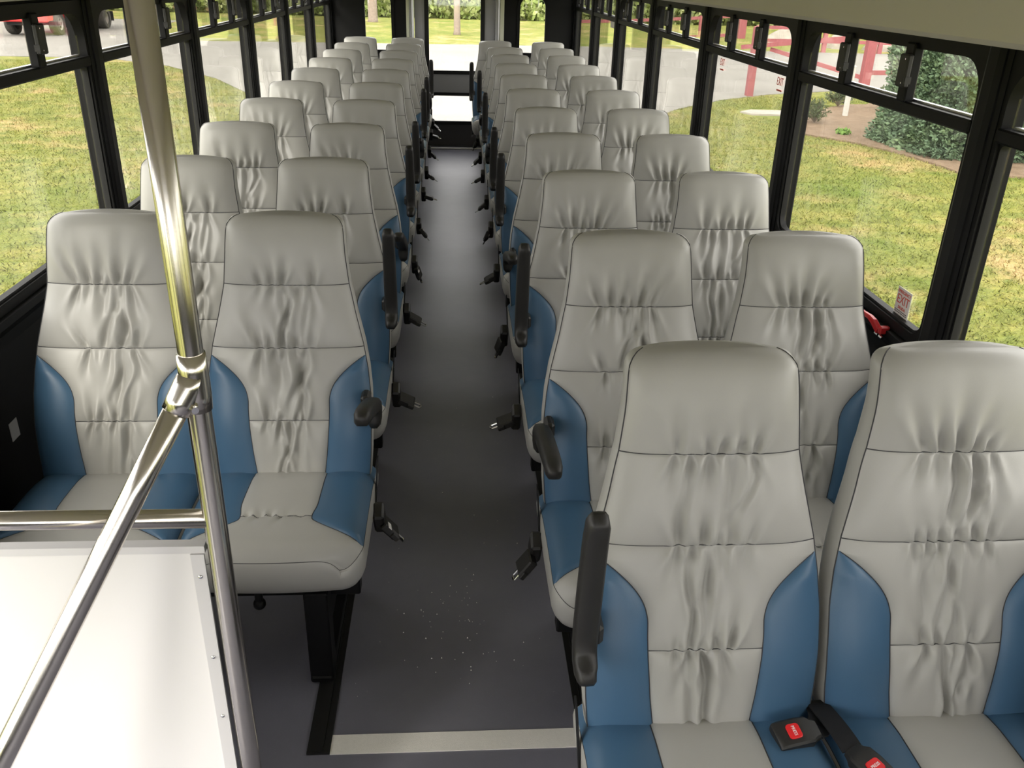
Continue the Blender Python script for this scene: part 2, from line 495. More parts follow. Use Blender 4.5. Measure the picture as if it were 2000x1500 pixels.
arc = [(1.29, 1.90), (1.15, 1.96), (0.9, 2.01), (0.6, 2.04), (0.3, 2.055), (0, 2.06), (-0.3, 2.055), (-0.6, 2.04), (-0.9, 2.01), (-1.15, 1.96), (-1.29, 1.90)]
mb.prism(arc + [(-1.29, 2.12), (1.29, 2.12)], YF - 0.05, YR + 0.1, 'y')
ceil = mb.build('ceiling', 'ceiling_grey'); tag(ceil, 'pale grey curved bus ceiling', 'ceiling', kind='structure')

# ---- windows
WIN = {}
wn_i = 0


def latch(parent, s, y, z0, z1):
    mb = MB()
    a, b = sorted((s * (XW - 0.002), s * (XW - 0.030)))
    mb.rbox(a, b, y - 0.024, y + 0.024, z0, z1, 0.004)
    bar = mb.build('mullion', 'black_paint', parent)
    a, b = sorted((s * (XW - 0.030), s * (XW - 0.046)))
    mb = MB(); zc = (z0 + z1) / 2 + 0.005
    mb.rbox(a, b, y - 0.034, y + 0.016, zc - 0.042, zc + 0.042, 0.004)
    mb.box(a, b, y - 0.040, y - 0.034, zc - 0.032, zc - 0.014)
    la = mb.build('latch_plate', 'black_plastic', bar)
    for dz in (-0.03, 0.03):
        mb = MB(); xx = s * (XW - 0.0465)
        mb.tube([(xx, y - 0.022, zc + dz), (xx - s * 0.0015, y - 0.022, zc + dz)], 0.0022, 6)
        mb.build('screw', 'chrome', bar)
    return bar


def side_window(s, i, label):
    global wn_i
    wn_i += 1
    y0, y1 = PY[i] + 0.044, PY[i + 1] - 0.044
    if i == len(PY) - 2: y1 = 9.36
    if s < 0 and i == 2: y0 = 1.20
    root = empty('window_%d' % wn_i, (0, 0, 0)); tag(root, label, 'window', kind='structure')
    x0, x1 = sorted((s * (XW - 0.020), s * (XW + 0.010)))
    fr = ring_mesh(rect_matched(y0, y1, SILL - 0.004, TOPW + 0.02), rrect(y0 + 0.018, y1 - 0.018, SILL + 0.024, TOPW - 0.018, 0.045, 0.085), x0, x1)
    f = sharp(fr.build('window_frame', 'black_paint', root), 30)
    xg = sorted((s * (XW + 0.004), s * (XW + 0.009)))
    gk = ring_mesh(rrect(y0 + 0.014, y1 - 0.014, SILL + 0.020, TRZ - 0.012, 0.045, 0.02), rrect(y0 + 0.024, y1 - 0.024, SILL + 0.032, TRZ - 0.020, 0.04, 0.016), *sorted((s * (XW - 0.012), s * (XW + 0.010))))
    sharp(gk.build('gasket', 'rubber', root), 30)
    mb = MB(); x2, x3 = sorted((s * (XW - 0.026), s * (XW + 0.012)))
    mb.rbox(x2, x3, y0 + 0.012, y1 - 0.012, TRZ - 0.017, TRZ + 0.015, 0.004)
    mb.build('transom_bar', 'black_paint', root)
    mb = MB(); xs = s * (XW + 0.000)
    mb.box(min(xs, xs + s * 0.012), max(xs, xs + s * 0.012), y0 + 0.035, y1 - 0.035, TRZ + 0.015, TRZ + 0.021)
    mb.build('vent_track', 'aluminium', root)
    mb = MB(); mb.box(xg[0], xg[1], y0 + 0.03, y1 - 0.03, SILL + 0.03, TRZ - 0.010)
    mb.build('lower_pane', 'tinted_glass', root)
    w = y1 - y0
    ym = [y0 + 0.02, y0 + w * 0.315, y0 + w * 0.665, y1 - 0.02]
    for k in range(3):
        mb = MB(); mb.box(xg[0], xg[1], ym[k], ym[k + 1], TRZ + 0.010, TOPW - 0.012)
        mb.build('vent_pane', 'tinted_glass', root)
    for k in (1, 2):
        latch(root, s, ym[k], TRZ + 0.012, TOPW - 0.004)
    WIN[(s, i)] = root
    return root


ordw = ['first', 'second', 'third', 'fourth', 'fifth', 'sixth', 'seventh', 'eighth', 'ninth', 'tenth', 'eleventh']
for s, sd in ((-1, 'partition side'), (1, 'fence side')):
    for i in range(len(PY) - 1):
        if s < 0 and i == 1: continue
        n_rear = len(PY) - 2 - i
        lab = 'black framed bus window with vent panes on the %s, %s' % (sd, 'next to the rear wall' if n_rear == 0 else ordw[n_rear] + ' from the rear wall')
        side_window(s, i, lab)


# stickers and red release handles on the windows
def exit_sticker(s, i, yc, zc):
    root = WIN[(s, i)]
    x = s * (XW + 0.0015)
    mb = MB(); mb.box(min(x, x + s * 0.001), max(x, x + s * 0.001), yc - 0.039, yc + 0.039, zc - 0.048, zc + 0.045)
    st = mb.build('exit_sticker', 'sticker', root); st['label'] = 'white and red emergency exit sticker'
    ax = (0, -s, 0); ay = (0, 0, 1); xo = x - s * 0.0006
    place_text('EMERGENCY', 0.0125, 'print_red', (xo, yc, zc + 0.034), ax, ay, st)
    place_text('EXIT', 0.036, 'print_red', (xo, yc, zc + 0.012), ax, ay, st, narrow=0.92)
    place_text('SALIDA', 0.0125, 'print_red', (xo, yc, zc - 0.010), ax, ay, st)
    for k, (c, dz) in enumerate((('print_dark', -0.019), ('print_dark', -0.024), ('print_red', -0.033), ('print_red', -0.038), ('print_red', -0.043))):
        mb = MB()
        yy = yc - 0.033
        rr = random.Random(k)
        while yy < yc + 0.03:
            w = rr.uniform(0.006, 0.012); mb.box(min(xo, xo - s * 0.0003), max(xo, xo - s * 0.0003), yy, min(yy + w, yc + 0.034), zc + dz - 0.0012, zc + dz + 0.0012); yy += w + 0.0025
        mb.build('print_line', c, st)


def release_handle(s, i, y):
    root = WIN[(s, i)]
    x = XW - 0.034
    mb = MB()
    pts = [(s * (x - 0.010), y - 0.005, 0.812), (s * (x - 0.024), y + 0.006, 0.836), (s * (x - 0.026), y + 0.030, 0.842), (s * (x - 0.024), y + 0.075, 0.838), (s * (x - 0.022), y + 0.122, 0.836)]
    rings = []
    for p, (a, b) in zip(pts, ((0.008, 0.010), (0.008, 0.009), (0.007, 0.007), (0.006, 0.006), (0.006, 0.005))):
        p = np.array(p)
        rings.append([tuple(p + np.array([a * dx, 0.4 * b * -dz, b * dz])) for dx, dz in ((-1, -.6), (-.6, -1), (.6, -1), (1, -.6), (1, .6), (.6, 1), (-.6, 1), (-1, .6))])
    mb.loft(rings)
    hd = mb.build('release_handle', 'red_plastic', root); hd['label'] = 'red emergency release handle'; sharp(hd, 40)
    mb = MB(); mb.rbox(min(s * (x - 0.018), s * (x + 0.012)), max(s * (x - 0.018), s * (x + 0.012)), y - 0.024, y - 0.008, 0.808, 0.832, 0.004)
    mb.build('handle_bracket', 'red_plastic', hd)
    mb = MB()
    for dy in (-0.030, -0.004):
        mb.tube([(s * (x - 0.012), y + dy - 0.006, 0.803), (s * (x - 0.012), y + dy + 0.012, 0.803)], 0.0055, 8)
    mb.build('spring', 'chrome', hd)


exit_sticker(1, 3, 2.192, 0.893); release_handle(1, 3, 2.205)
exit_sticker(1, 4, 3.66, 0.893); release_handle(1, 4, 3.62)
exit_sticker(-1, 5, 4.78, 0.893); release_handle(-1, 5, 4.75)
for yy in (3.405, 4.19):
    root = WIN[(1, 4)]; x = XW + 0.0020
    t = place_text('EXIT', 0.042, 'print_red', (x, yy, 1.350), (0, -1, 0), (0, 0, 1), root, 'exit_decal', narrow=0.8)
    t['label'] = 'red EXIT decal on the glass'
    mb = MB(); mb.box(x, x + 0.0006, yy - 0.028, yy + 0.028, 1.316, 1.322); mb.build('decal_line', 'print_red', root)
mb = MB(); mb.box(XW + 0.001, XW + 0.002, 7.10, 7.36, 1.33, 1.385)
wl_ = mb.build('window_label', 'sticker', WIN[(1, 7)]); wl_['label'] = 'small white label on the glass'
mb = MB(); mb.box(-XW, -XW + 0.0015, 2.20, 2.245, 0.475, 0.53)
mb.build('data_label', 'rear_grey', wall_side[-1])['label'] = 'small grey square label on the black wall panel'

# ---- rear wall with the emergency door
rw = empty('wall_rear', (0, 0, 0)); tag(rw, 'black rear bus wall beside the emergency door', 'wall', kind='structure')
Y0, Y1 = YR, YR + 0.05
for (xa, xb, wa, wb) in ((-1.29, -0.475, -0.886, -0.625), (0.505, 1.29, 0.665, 0.921)):
    outer = rect_matched(xa, xb, -0.1, 2.05); inner = rrect(wa - 0.006, wb + 0.006, 0.958, 1.495, 0.05, 0.10)
    ring_mesh(outer, inner, Y0, Y1, 'y').build('rear_panel', 'black_panel', rw)
wall_kw = ((1, -0.886, -0.625, 'narrow rear window on the partition side of the emergency door'), (2, 0.665, 0.921, 'narrow rear window on the fence side of the emergency door'))
for k, wa, wb, lab in wall_kw:
    wn_i += 1
    r = empty('window_%d' % wn_i, (0, 0, 0)); tag(r, lab, 'window', kind='structure')
    sharp(ring_mesh(rrect(wa - 0.03, wb + 0.03, 0.935, 1.52, 0.06, 0.12), rrect(wa, wb, 0.964, 1.49, 0.045, 0.10), Y0 - 0.012, Y0 + 0.03, 'y').build('window_frame', 'black_paint', r), 30)
    mb = MB(); mb.box(wa - 0.01, wb + 0.01, Y0 + 0.02, Y0 + 0.025, 0.95, 1.50); mb.build('pane', 'clear_glass', r)
d = empty('door_1', (0, 0, 0)); tag(d, 'light grey rear emergency door with upper and lower windows', 'door', kind='structure')
# door leaf: panels around the two glazed openings
lf = MB()
for (z0, z1, wa, wb, h0, h1) in ((0.655, 2.05, -0.27, 0.287, 0.742, 1.90),):
    lf = ring_mesh(rect_matched(-0.395, 0.412, z0, z1), rrect(wa - 0.02, wb + 0.02, h0, h1, 0.05, 0.05), Y0, Y1, 'y')
    lf.build('upper_leaf', 'rear_grey', d)
lf = ring_mesh(rect_matched(-0.395, 0.412, 0.245, 0.655), rrect(-0.256, 0.276, 0.272, 0.535, 0.04, 0.04), Y0, Y1, 'y'); lf.build('middle_leaf', 'rear_grey', d)
mb = MB(); mb.box(-0.395, 0.412, Y0, Y1, -0.05, 0.245); mb.build('kick_panel', 'kick_grey', d)
for (z0, z1, wa, wb) in ((0.742, 1.92, -0.295, 0.310), (0.241, 0.562, -0.276, 0.296)):
    sharp(ring_mesh(rrect(wa, wb, z0, z1, 0.06, 0.06), rrect(wa + 0.042, wb - 0.042, z0 + 0.034, z1 - 0.032, 0.045, 0.045), Y0 - 0.014, Y0 + 0.03, 'y').build('window_seal', 'rubber', d), 30)
    mb = MB(); mb.box(wa + 0.03, wb - 0.03, Y0 + 0.015, Y0 + 0.02, z0 + 0.02, z1 - 0.02); mb.build('pane', 'clear_glass', d)
for (a, b, c) in ((-0.475, -0.445, 'jamb_cream'), (-0.443, -0.425, 'rear_grey'), (-0.424, -0.400, 'aluminium'), (0.414, 0.440, 'rear_grey'), (0.442, 0.458, 'aluminium'), (0.462, 0.503, 'jamb_cream')):
    mb = MB(); mb.rbox(a, b, Y0 - 0.045, Y1, 0.0, 2.03, 0.004); mb.build('door_jamb', c, d)

# ---- front end behind the viewer: windscreen wall and entry door let in the daylight
wf = empty('wall_front', (0, 0, 0)); tag(wf, 'front bus wall around the windscreen', 'wall', kind='structure')
ring_mesh(rect_matched(-1.29, 1.29, -0.1, 2.05), rrect(-1.10, 1.10, 0.85, 1.75, 0.08, 0.10), YF - 0.05, YF, 'y').build('front_panel', 'black_panel', wf)
mb = MB(); mb.box(-1.17, 1.17, YF - 0.03, YF - 0.025, 0.60, 1.87); mb.build('windscreen_pane', 'clear_glass', wf)
d2 = empty('door_2', (0, 0, 0)); tag(d2, 'glazed entry door in front of the white partition', 'door', kind='structure')
for a, b in ((-0.30, 0.415), (0.425, 1.14)):
    sharp(ring_mesh(rect_matched(a, b, -0.1, TOPW), rrect(a + 0.05, b - 0.05, 0.0, TOPW - 0.05, 0.04, 0.04), -XW - 0.04, -XW, 'x').build('door_leaf', 'black_paint', d2), 30)
    mb = MB(); mb.box(-XW - 0.022, -XW - 0.017, a + 0.03, b - 0.03, -0.02, TOPW - 0.03); mb.build('pane', 'door_glass', d2)

# ------------------------------------------------------------------ seats
ZT = 1.094
SH = 0.231                                  # half the spacing of the two seats of a pair


def interp(z, tab):
    return np.interp(z, [t[0] for t in tab], [t[1] for t in tab])


W_TAB = [(0.36, 0.206), (0.42, 0.215), (0.48, 0.2195), (0.56, 0.222), (0.64, 0.221), (0.70, 0.215), (0.765, 0.204), (0.85, 0.183), (0.925, 0.167), (1.0, 0.159), (1.06, 0.155), (1.12, 0.153)]
D_TAB = [(0.36, 0.115), (0.6, 0.115), (0.8, 0.105), (1.0, 0.095), (1.12, 0.090)]
SEAMS = [0.39, 0.574, 0.761, 0.924]
BL_TOP, BL_A = 0.737, 0.112
NB, NM = 13, 82


def back_rows():
    base = list(np.arange(0.37, ZT - 0.032, 0.0065))
    for s in SEAMS[1:]:
        base = [z for z in base if abs(z - s) > 0.013]
        base += [s + d for d in (-0.012, -0.0075, -0.004, -0.0018, 0, 0.0018, 0.004, 0.0075, 0.012)]
    base = [z for z in base if not (BL_TOP - 0.03 < z < BL_TOP + 0.004)]
    base += [BL_TOP - d for d in (0.03, 0.025, 0.02, 0.0155, 0.0115, 0.008, 0.005, 0.0025, 0.0008)] + [BL_TOP, BL_TOP + 0.004]
    return sorted(base)


def gathers(seed):
    r = random.Random(seed); G = []
    for s in SEAMS[1:]:
        off = r.uniform(-0.018, 0.018); n = r.choice((4, 5, 5, 6)); wd = 0.080 if s > 0.6 else 0.058
        for side in (-1, 1):
            xs = [off + wd * (2 * (k + r.uniform(0.2, 0.8)) / n - 1) for k in range(n)]
            for x in xs:
                if side > 0 and s > 0.9 and r.random() < 0.15: continue
                G.append((s, side, x, r.uniform(0.010, 0.026), r.uniform(0.022, 0.072), (x - off) * r.uniform(2.0, 6.0) + r.uniform(-0.35, 0.35), r.uniform(0.0040, 0.0065)))
    Fo = []
    for a, b in ((SEAMS[2], SEAMS[3]), (SEAMS[1], SEAMS[2]), (SEAMS[0], SEAMS[1])):
        wd = 0.055 if a > 0.5 else 0.04
        for k in range(r.choice((3, 4))):
            x0 = r.uniform(-wd, wd); Fo.append((a, b, x0, x0 + r.uniform(-0.04, 0.04), r.uniform(0.007, 0.015), r.uniform(0.005, 0.009), r.uniform(-0.012, 0.012)))
    return G, Fo


def wrinkle(x, z, G, Fo):
    y = np.zeros_like(x)
    for s, side, xg, A, L, tilt, sg in G:
        dz = (z - s) * side
        on = (dz >= -1e-6)
        dzc = np.clip(dz, 0, 1)
        sig = sg + 0.11 * dzc
        c = xg + tilt * dzc * 0.6
        env = np.exp(-(dzc / L) ** 1.5) * on * (0.12 + 0.88 * (1 - np.exp(-dzc / 0.008)))
        t = (x - c) / sig
        y += A * env * (np.exp(-0.5 * t * t) - 0.45 * np.exp(-0.5 * (t - 1.9) ** 2) - 0.45 * np.exp(-0.5 * (t + 1.9) ** 2))
    for a, b, x0, x1, A, sg, bow in Fo:
        u = (z - a) / (b - a); on = (u > 0) & (u < 1)
        uc = np.clip(u, 0, 1)
        c = x0 + (x1 - x0) * uc + bow * np.sin(2 * np.pi * uc)
        t = (x - c) / sg
        y += A * np.sin(np.pi * uc) ** 0.7 * on * (np.exp(-0.5 * t * t) - 0.5 * np.exp(-0.5 * (t - 1.8) ** 2) - 0.35 * np.exp(-0.5 * (t + 1.8) ** 2))
    return y


def grid_tubes(mb, P, r=0.0011, n=5, off=(0, -0.0004, 0)):
    mb.tube([np.array(p) + np.array(off) for p in P], r, n)


def make_backrest(seed):
    G, Fo = gathers(seed)
    zs = back_rows(); top_r = 0.030
    rows = [(z, 0.0) for z in zs]
    for k in range(1, 9):
        th = math.radians(90 * k / 8)
        rows.append((ZT - top_r + top_r * math.sin(th), top_r * (1 - math.cos(th))))
    ns = 6; nb = 12
    loops = []; blue_rows = []
    for (z, ins) in rows:
        w = float(interp(z, W_TAB)); d = float(interp(z, D_TAB))
        if z >= BL_TOP:
            inset = 0.004 + 0.0 * z
        else:
            t = min(1.0, (BL_TOP - z) / 0.117)
            inset = max(0.004, BL_A * math.sin(math.pi / 2 * t ** 0.85)) + 0.012 * max(0, (0.60 - z) / 0.2)
        xb = w - inset
        e = np.linspace(0, 1, NB + 1); mid = np.linspace(-1, 1, NM + 1)
        xl = -w + inset * e; xm = xb * mid; xr = xb + inset * e
        x = np.concatenate([xl[:-1], xm, xr[1:]])
        zz = np.full_like(x, z)
        yb = -0.300 * (1.108 - zz)
        yb = yb - 0.010 * np.exp(-((z - 1.02) / 0.075) ** 2) + 0.004 * np.exp(-((z - 0.90) / 0.05) ** 2) - 0.012 * np.exp(-((z - 0.56) / 0.10) ** 2)
        y = yb + 0.016 * np.abs(x / w) ** 5
        # quilted panels of the middle
        mk = np.clip(1 - np.abs(x / xb) ** 10, 0, 1)
        si = max([i for i, s in enumerate(SEAMS) if s <= z + 1e-9] or [0])
        if si < 3:
            u = (z - SEAMS[si]) / (SEAMS[si + 1] - SEAMS[si]); puff = 0.0105 * (4 * u * (1 - u)) ** 0.42 if 0 < u < 1 else 0.0
        else:
            u = (z - SEAMS[3]) / 0.11; puff = 0.0115 * min(1, max(0, u)) ** 0.45
        y = y - puff * mk
        # blue side panels swell on their own
        if z < BL_TOP:
            sb = np.clip((np.abs(x) - xb) / inset, 0, 1)
            y = y - 0.0135 * np.sin(np.pi * sb) ** 0.6 * min(1.0, inset / 0.06) * (np.abs(x) > xb)
        y = y + wrinkle(x, zz, G, Fo) * np.clip(1.15 * (1 - np.abs(x / xb) ** 6), 0, 1)
        sc = (w - ins) / w
        arch = 0.006 * (1 - (x / w) ** 2) * np.clip((z - 0.98) / 0.1, 0, 1)
        fr = np.stack([x * sc, y + ins, zz + arch], 1)
        ye = float(y[-1] + ins); yback = float(yb[0] + d - ins)
        t = np.linspace(0, 1, ns + 2)[1:-1]
        bul = 0.005 * np.sin(np.pi * t)
        side_r = np.stack([(w - ins) + bul - 0.012 * t ** 3, ye + (yback - 0.014 - ye) * t, np.full(ns, z)], 1)
        tb = np.linspace(1, -1, nb + 1)
        back = np.stack([tb * (w - ins - 0.012), yback - 0.014 + 0.014 * (1 - np.abs(tb) ** 4), z + 0.006 * (1 - tb ** 2) * min(1, max(0, (z - 0.98) / 0.1))], 1)
        side_l = side_r[::-1] * np.array([-1, 1, 1])
        loops.append(np.concatenate([fr, side_r, back, side_l]))
    V = np.array(loops); R, N = V.shape[:2]; nf = 2 * NB + NM + 1
    verts = V.reshape(-1, 3)
    body = []; head = []; bl = []; br = []
    i925 = zs.index(min(zs, key=lambda q: abs(q - SEAMS[3])))
    itop = zs.index(min(zs, key=lambda q: abs(q - BL_TOP)))
    for j in range(R - 1):
        for i in range(N):
            k = (i + 1) % N
            f = (j * N + i, j * N + k, (j + 1) * N + k, (j + 1) * N + i)
            if i < nf - 1 and j >= i925: head.append(f)
            elif i < NB and j < itop: bl.append(f)
            elif NB + NM <= i < nf - 1 and j < itop: br.append(f)
            else: body.append(f)
    body.append(tuple(N - 1 - i for i in range(N)))
    head.append(tuple((R - 1) * N + i for i in range(N)))

    def sub(name, faces, mat):
        used = sorted({i for f in faces for i in f}); mp = {o: n for n, o in enumerate(used)}
        me = bpy.data.meshes.new(name); me.from_pydata([tuple(verts[i]) for i in used], [], [tuple(mp[i] for i in f) for f in faces]); me.update()
        fix_normals(me); me.materials.append(MAT[mat]); me.polygons.foreach_set('use_smooth', [True] * len(me.polygons))
        return me
    st = MB()
    for s in SEAMS[1:]:
        j = zs.index(min(zs, key=lambda q: abs(q - s)))
        seg = V[j, 1:nf - 1] if s > 0.6 else V[j, NB:NB + NM + 1]
        grid_tubes(st, seg[::2], 0.0012)
    for c, sx in ((0, -1), (nf - 1, 1)):
        grid_tubes(st, V[:, c][::2], 0.0013, off=(sx * 0.0003, 0, 0))
    for c in (NB, NB + NM):
        grid_tubes(st, V[:itop, c], 0.0012)
    me_s = bpy.data.meshes.new('seam_stitching'); me_s.from_pydata(st.v, [], st.f); me_s.update(); fix_normals(me_s); me_s.materials.append(MAT['thread'])
    return dict(body=sub('backrest', body, 'grey_vinyl'), head=sub('headrest_panel', head, 'grey_vinyl'), bl=sub('side_panel', bl, 'blue_vinyl'), br=sub('side_panel', br, 'blue_vinyl'), st=me_s)


CW, CZ, CB, CF = 0.2265, 0.428, -0.130, -0.574      # cushion half width, top, back and front


def make_cushion(seed):
    r = random.Random(seed + 50)
    ys = list(np.arange(CB, -0.40, -0.014)) + list(np.arange(-0.40, CF + 0.03, -0.006)) + [CF + d for d in (0.028, 0.022, 0.016, 0.011, 0.007, 0.004, 0.0015, 0.0)]
    SY = -0.432
    ys = [y for y in ys if abs(y - SY) > 0.010] + [SY + d for d in (-0.009, -0.005, -0.002, 0, 0.002, 0.005, 0.009)]
    ys = sorted(ys, reverse=True)
    BT = -0.528
    G = [(r.uniform(-0.075, 0.075), r.choice((-1, 1)), r.uniform(0.003, 0.009), r.uniform(0.012, 0.035), r.uniform(-0.5, 0.5), r.uniform(0.004, 0.007)) for _ in range(9)]
    rc = 0.055; nbc = 10; nmc = 44
    grid = []
    for y in ys:
        s = y - CF
        w = CW - (rc - math.sqrt(max(0, rc * rc - (rc - s) ** 2)) if s < rc else 0)
        if y > -0.445: xb = 0.098 - 0.008 * math.exp(-((y + 0.43) / 0.03) ** 2)
        else:
            t = min(1, (-0.445 - y) / (-0.445 - BT)); xb = 0.092 + (w - 0.092) * t ** 1.15
        inset = max(0.004, w - xb); xb = w - inset
        e = np.linspace(0, 1, nbc + 1); mid = np.linspace(-1, 1, nmc + 1)
        x = np.concatenate([(-w + inset * e)[:-1], xb * mid, (xb + inset * e)[1:]])
        q = np.abs(x) / w
        edge = -0.026 * q ** 9
        front = -0.030 * max(0, 1 - s / 0.05) ** 2.4
        z = CZ + edge + front + 0.010 * np.sin(np.clip((y - CF) / 0.40, 0, 1) * np.pi) - 0.012 * np.clip((y + 0.25) / 0.1, 0, 1)
        mk = np.clip(1 - np.abs(x / xb) ** 10, 0, 1)
        z = z + mk * (0.007 * (1 - math.exp(-abs(y - SY) / 0.012))) * (1 if y > BT else 1)
        if y > BT:
            sb = np.clip((np.abs(x) - xb) / inset, 0, 1)
            z = z + 0.009 * np.sin(np.pi * sb) ** 0.6 * min(1, inset / 0.05) * (np.abs(x) > xb)
        for xg, sd, A, L, tilt, sg in G:
            dy = (y - SY) * sd
            if dy < 0: continue
            tt = (x - xg - tilt * dy) / (sg + 0.15 * dy)
            z = z - A * math.exp(-(dy / L) ** 1.2) * (np.exp(-0.5 * tt * tt) - 0.5 * np.exp(-0.5 * (tt - 1.9) ** 2) - 0.5 * np.exp(-0.5 * (tt + 1.9) ** 2)) * (np.abs(x) < xb)
        bow = -0.012 * (1 - q ** 2) * max(0, 1 - s / 0.2)
        grid.append(np.stack([x, np.full_like(x, y) + bow, z], 1))
    V = np.array(grid); R, N = V.shape[:2]
    verts = [tuple(p) for p in V.reshape(-1, 3)]
    body = []; bl = []; br = []
    ib = max(j for j in range(R) if ys[j] > BT)
    for j in range(R - 1):
        for i in range(N - 1):
            f = (j * N + i, (j + 1) * N + i, (j + 1) * N + i + 1, j * N + i + 1)
            if i < nbc and j < ib: bl.append(f)
            elif i >= nbc + nmc and j < ib: br.append(f)
            else: body.append(f)
    ring = [j * N for j in range(R)] + [(R - 1) * N + i for i in range(1, N)] + [j * N + N - 1 for j in range(R - 2, -1, -1)] + [i for i in range(N - 2, 0, -1)]
    prev = ring
    cen = np.array([0, -0.35, 0.0])
    for (zz, k) in ((0.398, 0.004), (0.370, 0.0065), (0.340, 0.003), (0.318, -0.006), (0.300, -0.018), (0.292, -0.034)):
        cur = []
        for a in ring:
            p = np.array(verts[a]); dr = p - cen; dr[2] = 0; dr = dr / np.linalg.norm(dr)
            fall = 1.0
            z2 = min(zz, p[2] - 0.004) + (0.10 * max(0, p[1] - CF - 0.30) if False else 0)
            cur.append(len(verts)); verts.append((p[0] + dr[0] * k, p[1] + dr[1] * k, z2))
        n = len(ring)
        for i in range(n):
            q = (i + 1) % n
            body.append((prev[i], cur[i], cur[q], prev[q]))
        prev = cur
    body.append(tuple(prev))

    def sub(name, faces, mat):
        used = sorted({i for f in faces for i in f}); mp = {o: n for n, o in enumerate(used)}
        me = bpy.data.meshes.new(name); me.from_pydata([verts[i] for i in used], [], [tuple(mp[i] for i in f) for f in faces]); me.update()
        fix_normals(me); me.materials.append(MAT[mat]); me.polygons.foreach_set('use_smooth', [True] * len(me.polygons))
        return me
    st = MB()
    j = ys.index(SY) if SY in ys else min(range(R), key=lambda q: abs(ys[q] - SY))
    grid_tubes(st, V[j, nbc:nbc + nmc + 1][::2], 0.0011, off=(0, 0, 0.0003))
    for c in (nbc, nbc + nmc):
        grid_tubes(st, V[3:ib, c], 0.0012, off=(0, 0, 0.0003))
    loop = [verts[a] for a in ring[:2 * R + N - 2]]
    grid_tubes(st, loop[4:-4], 0.0012, off=(0, 0, -0.001))
    me_s = bpy.data.meshes.new('seam_stitching'); me_s.from_pydata(st.v, [], st.f); me_s.update(); fix_normals(me_s); me_s.materials.append(MAT['thread'])
    return dict(body=sub('seat_cushion', body, 'grey_vinyl'), bl=sub('side_panel', bl, 'blue_vinyl'), br=sub('side_panel', br, 'blue_vinyl'), st=me_s)


BACKS = [make_backrest(s) for s in (3, 8, 21, 34)]
CUSH = [make_cushion(s) for s in (3, 8)]


# armrest mesh, lying forward along -y from its pivot at the origin
def arm_mesh():
    mb = MB(); rings = []
    path = [(-0.030, -0.052, 0.50), (-0.038, -0.046, 0.80), (-0.040, -0.030, 0.95), (-0.034, -0.008, 1.0), (-0.016, 0.006, 1.0), (0.02, 0.010, 1.0), (0.09, 0.010, 1.0), (0.16, 0.009, 0.98), (0.235, 0.006, 0.95), (0.275, 0.000, 0.90), (0.288, -0.006, 0.72), (0.292, -0.009, 0.45)]
    for i, (l, hgt, k) in enumerate(path):
        a = path[max(0, i - 1)]; b = path[min(len(path) - 1, i + 1)]
        t = np.array([b[0] - a[0], b[1] - a[1]]); t = t / np.linalg.norm(t); nrm = np.array([-t[1], t[0]])
        ring = []
        for (u, v) in ((-1, -.55), (-.75, -.95), (0, -1), (.75, -.95), (1, -.55), (1, .5), (.72, .92), (0, 1.0), (-.72, .92), (-1, .5)):
            p = np.array([l, hgt]) + nrm * v * 0.021 * k
            ring.append((u * 0.0215 * k, -p[0], p[1]))
        rings.append(ring)
    mb.loft(rings)
    me = bpy.data.meshes.new('armrest'); me.from_pydata(mb.v, [], mb.f); me.update(); fix_normals(me); me.materials.append(MAT['black_plastic'])
    return me


ARM = arm_mesh(); ARM.polygons.foreach_set('use_smooth', [True] * len(ARM.polygons))


def rot_box(mb, c, ax, ay, az, hx, hy, hz, ch=0.003):
    """chamfered box given by centre, axes and half sizes"""
    t = MB(); t.rbox(-hx, hx, -hy, hy, -hz, hz, ch)
    c, ax, ay, az = (np.array(v, float) for v in (c, ax, ay, az))
    mb.add([tuple(c + ax * p[0] + ay * p[1] + az * p[2]) for p in t.v], t.f)


def seat_frame(mb_root, aisle):
    """black pedestal, under-frame and wall bracket; aisle = +1/-1 side of the pair that faces the aisle"""
    f = MB()
    f.rbox(-0.44, 0.44, -0.50, -0.455, 0.235, 0.292, 0.004); f.rbox(-0.44, 0.44, -0.20, -0.155, 0.235, 0.292, 0.004)
    for x in (-0.40, 0.0, 0.40): f.rbox(x - 0.02, x + 0.02, -0.456, -0.199, 0.25, 0.289, 0.004)
    f.build('under_frame', 'black_paint', mb_root)
    xo = aisle * (0.686 - 0.350)
    l = MB()
    l.rbox(xo - 0.030, xo + 0.030, -0.565, -0.505, 0.0, 0.290, 0.004)
    l.rbox(xo - 0.030, xo + 0.030, -0.225, -0.165, 0.0, 0.290, 0.004)
    l.box(xo - 0.004, xo + 0.004, -0.506, -0.224, 0.05, 0.262)
    l.rbox(xo - 0.028, xo + 0.028, -0.570, -0.160, 0.0061, 0.024, 0.004)
    l.build('pedestal_leg', 'black_paint', mb_root)
    w = MB(); xw = -aisle * (1.235 - 0.686)
    a, b = sorted((xw, xw + aisle * 0.10))
    w.rbox(a, b, -0.52, -0.16, 0.225, 0.262, 0.004); a, b = sorted((xw, xw + aisle * 0.012)); w.rbox(a, b, -0.54, -0.14, 0.18, 0.30, 0.003)
    w.build('wall_bracket', 'black_paint', mb_root)
    for cx in (-SH, SH):              # brackets carrying the two backs
        for dx in (-0.15, 0.15):
            b = MB(); b.tube([(cx + dx, -0.12, 0.25), (cx + dx, -0.10, 0.40)], 0.014, 8); b.build('back_bracket', 'black_paint', mb_root)


FR_CACHE = {}


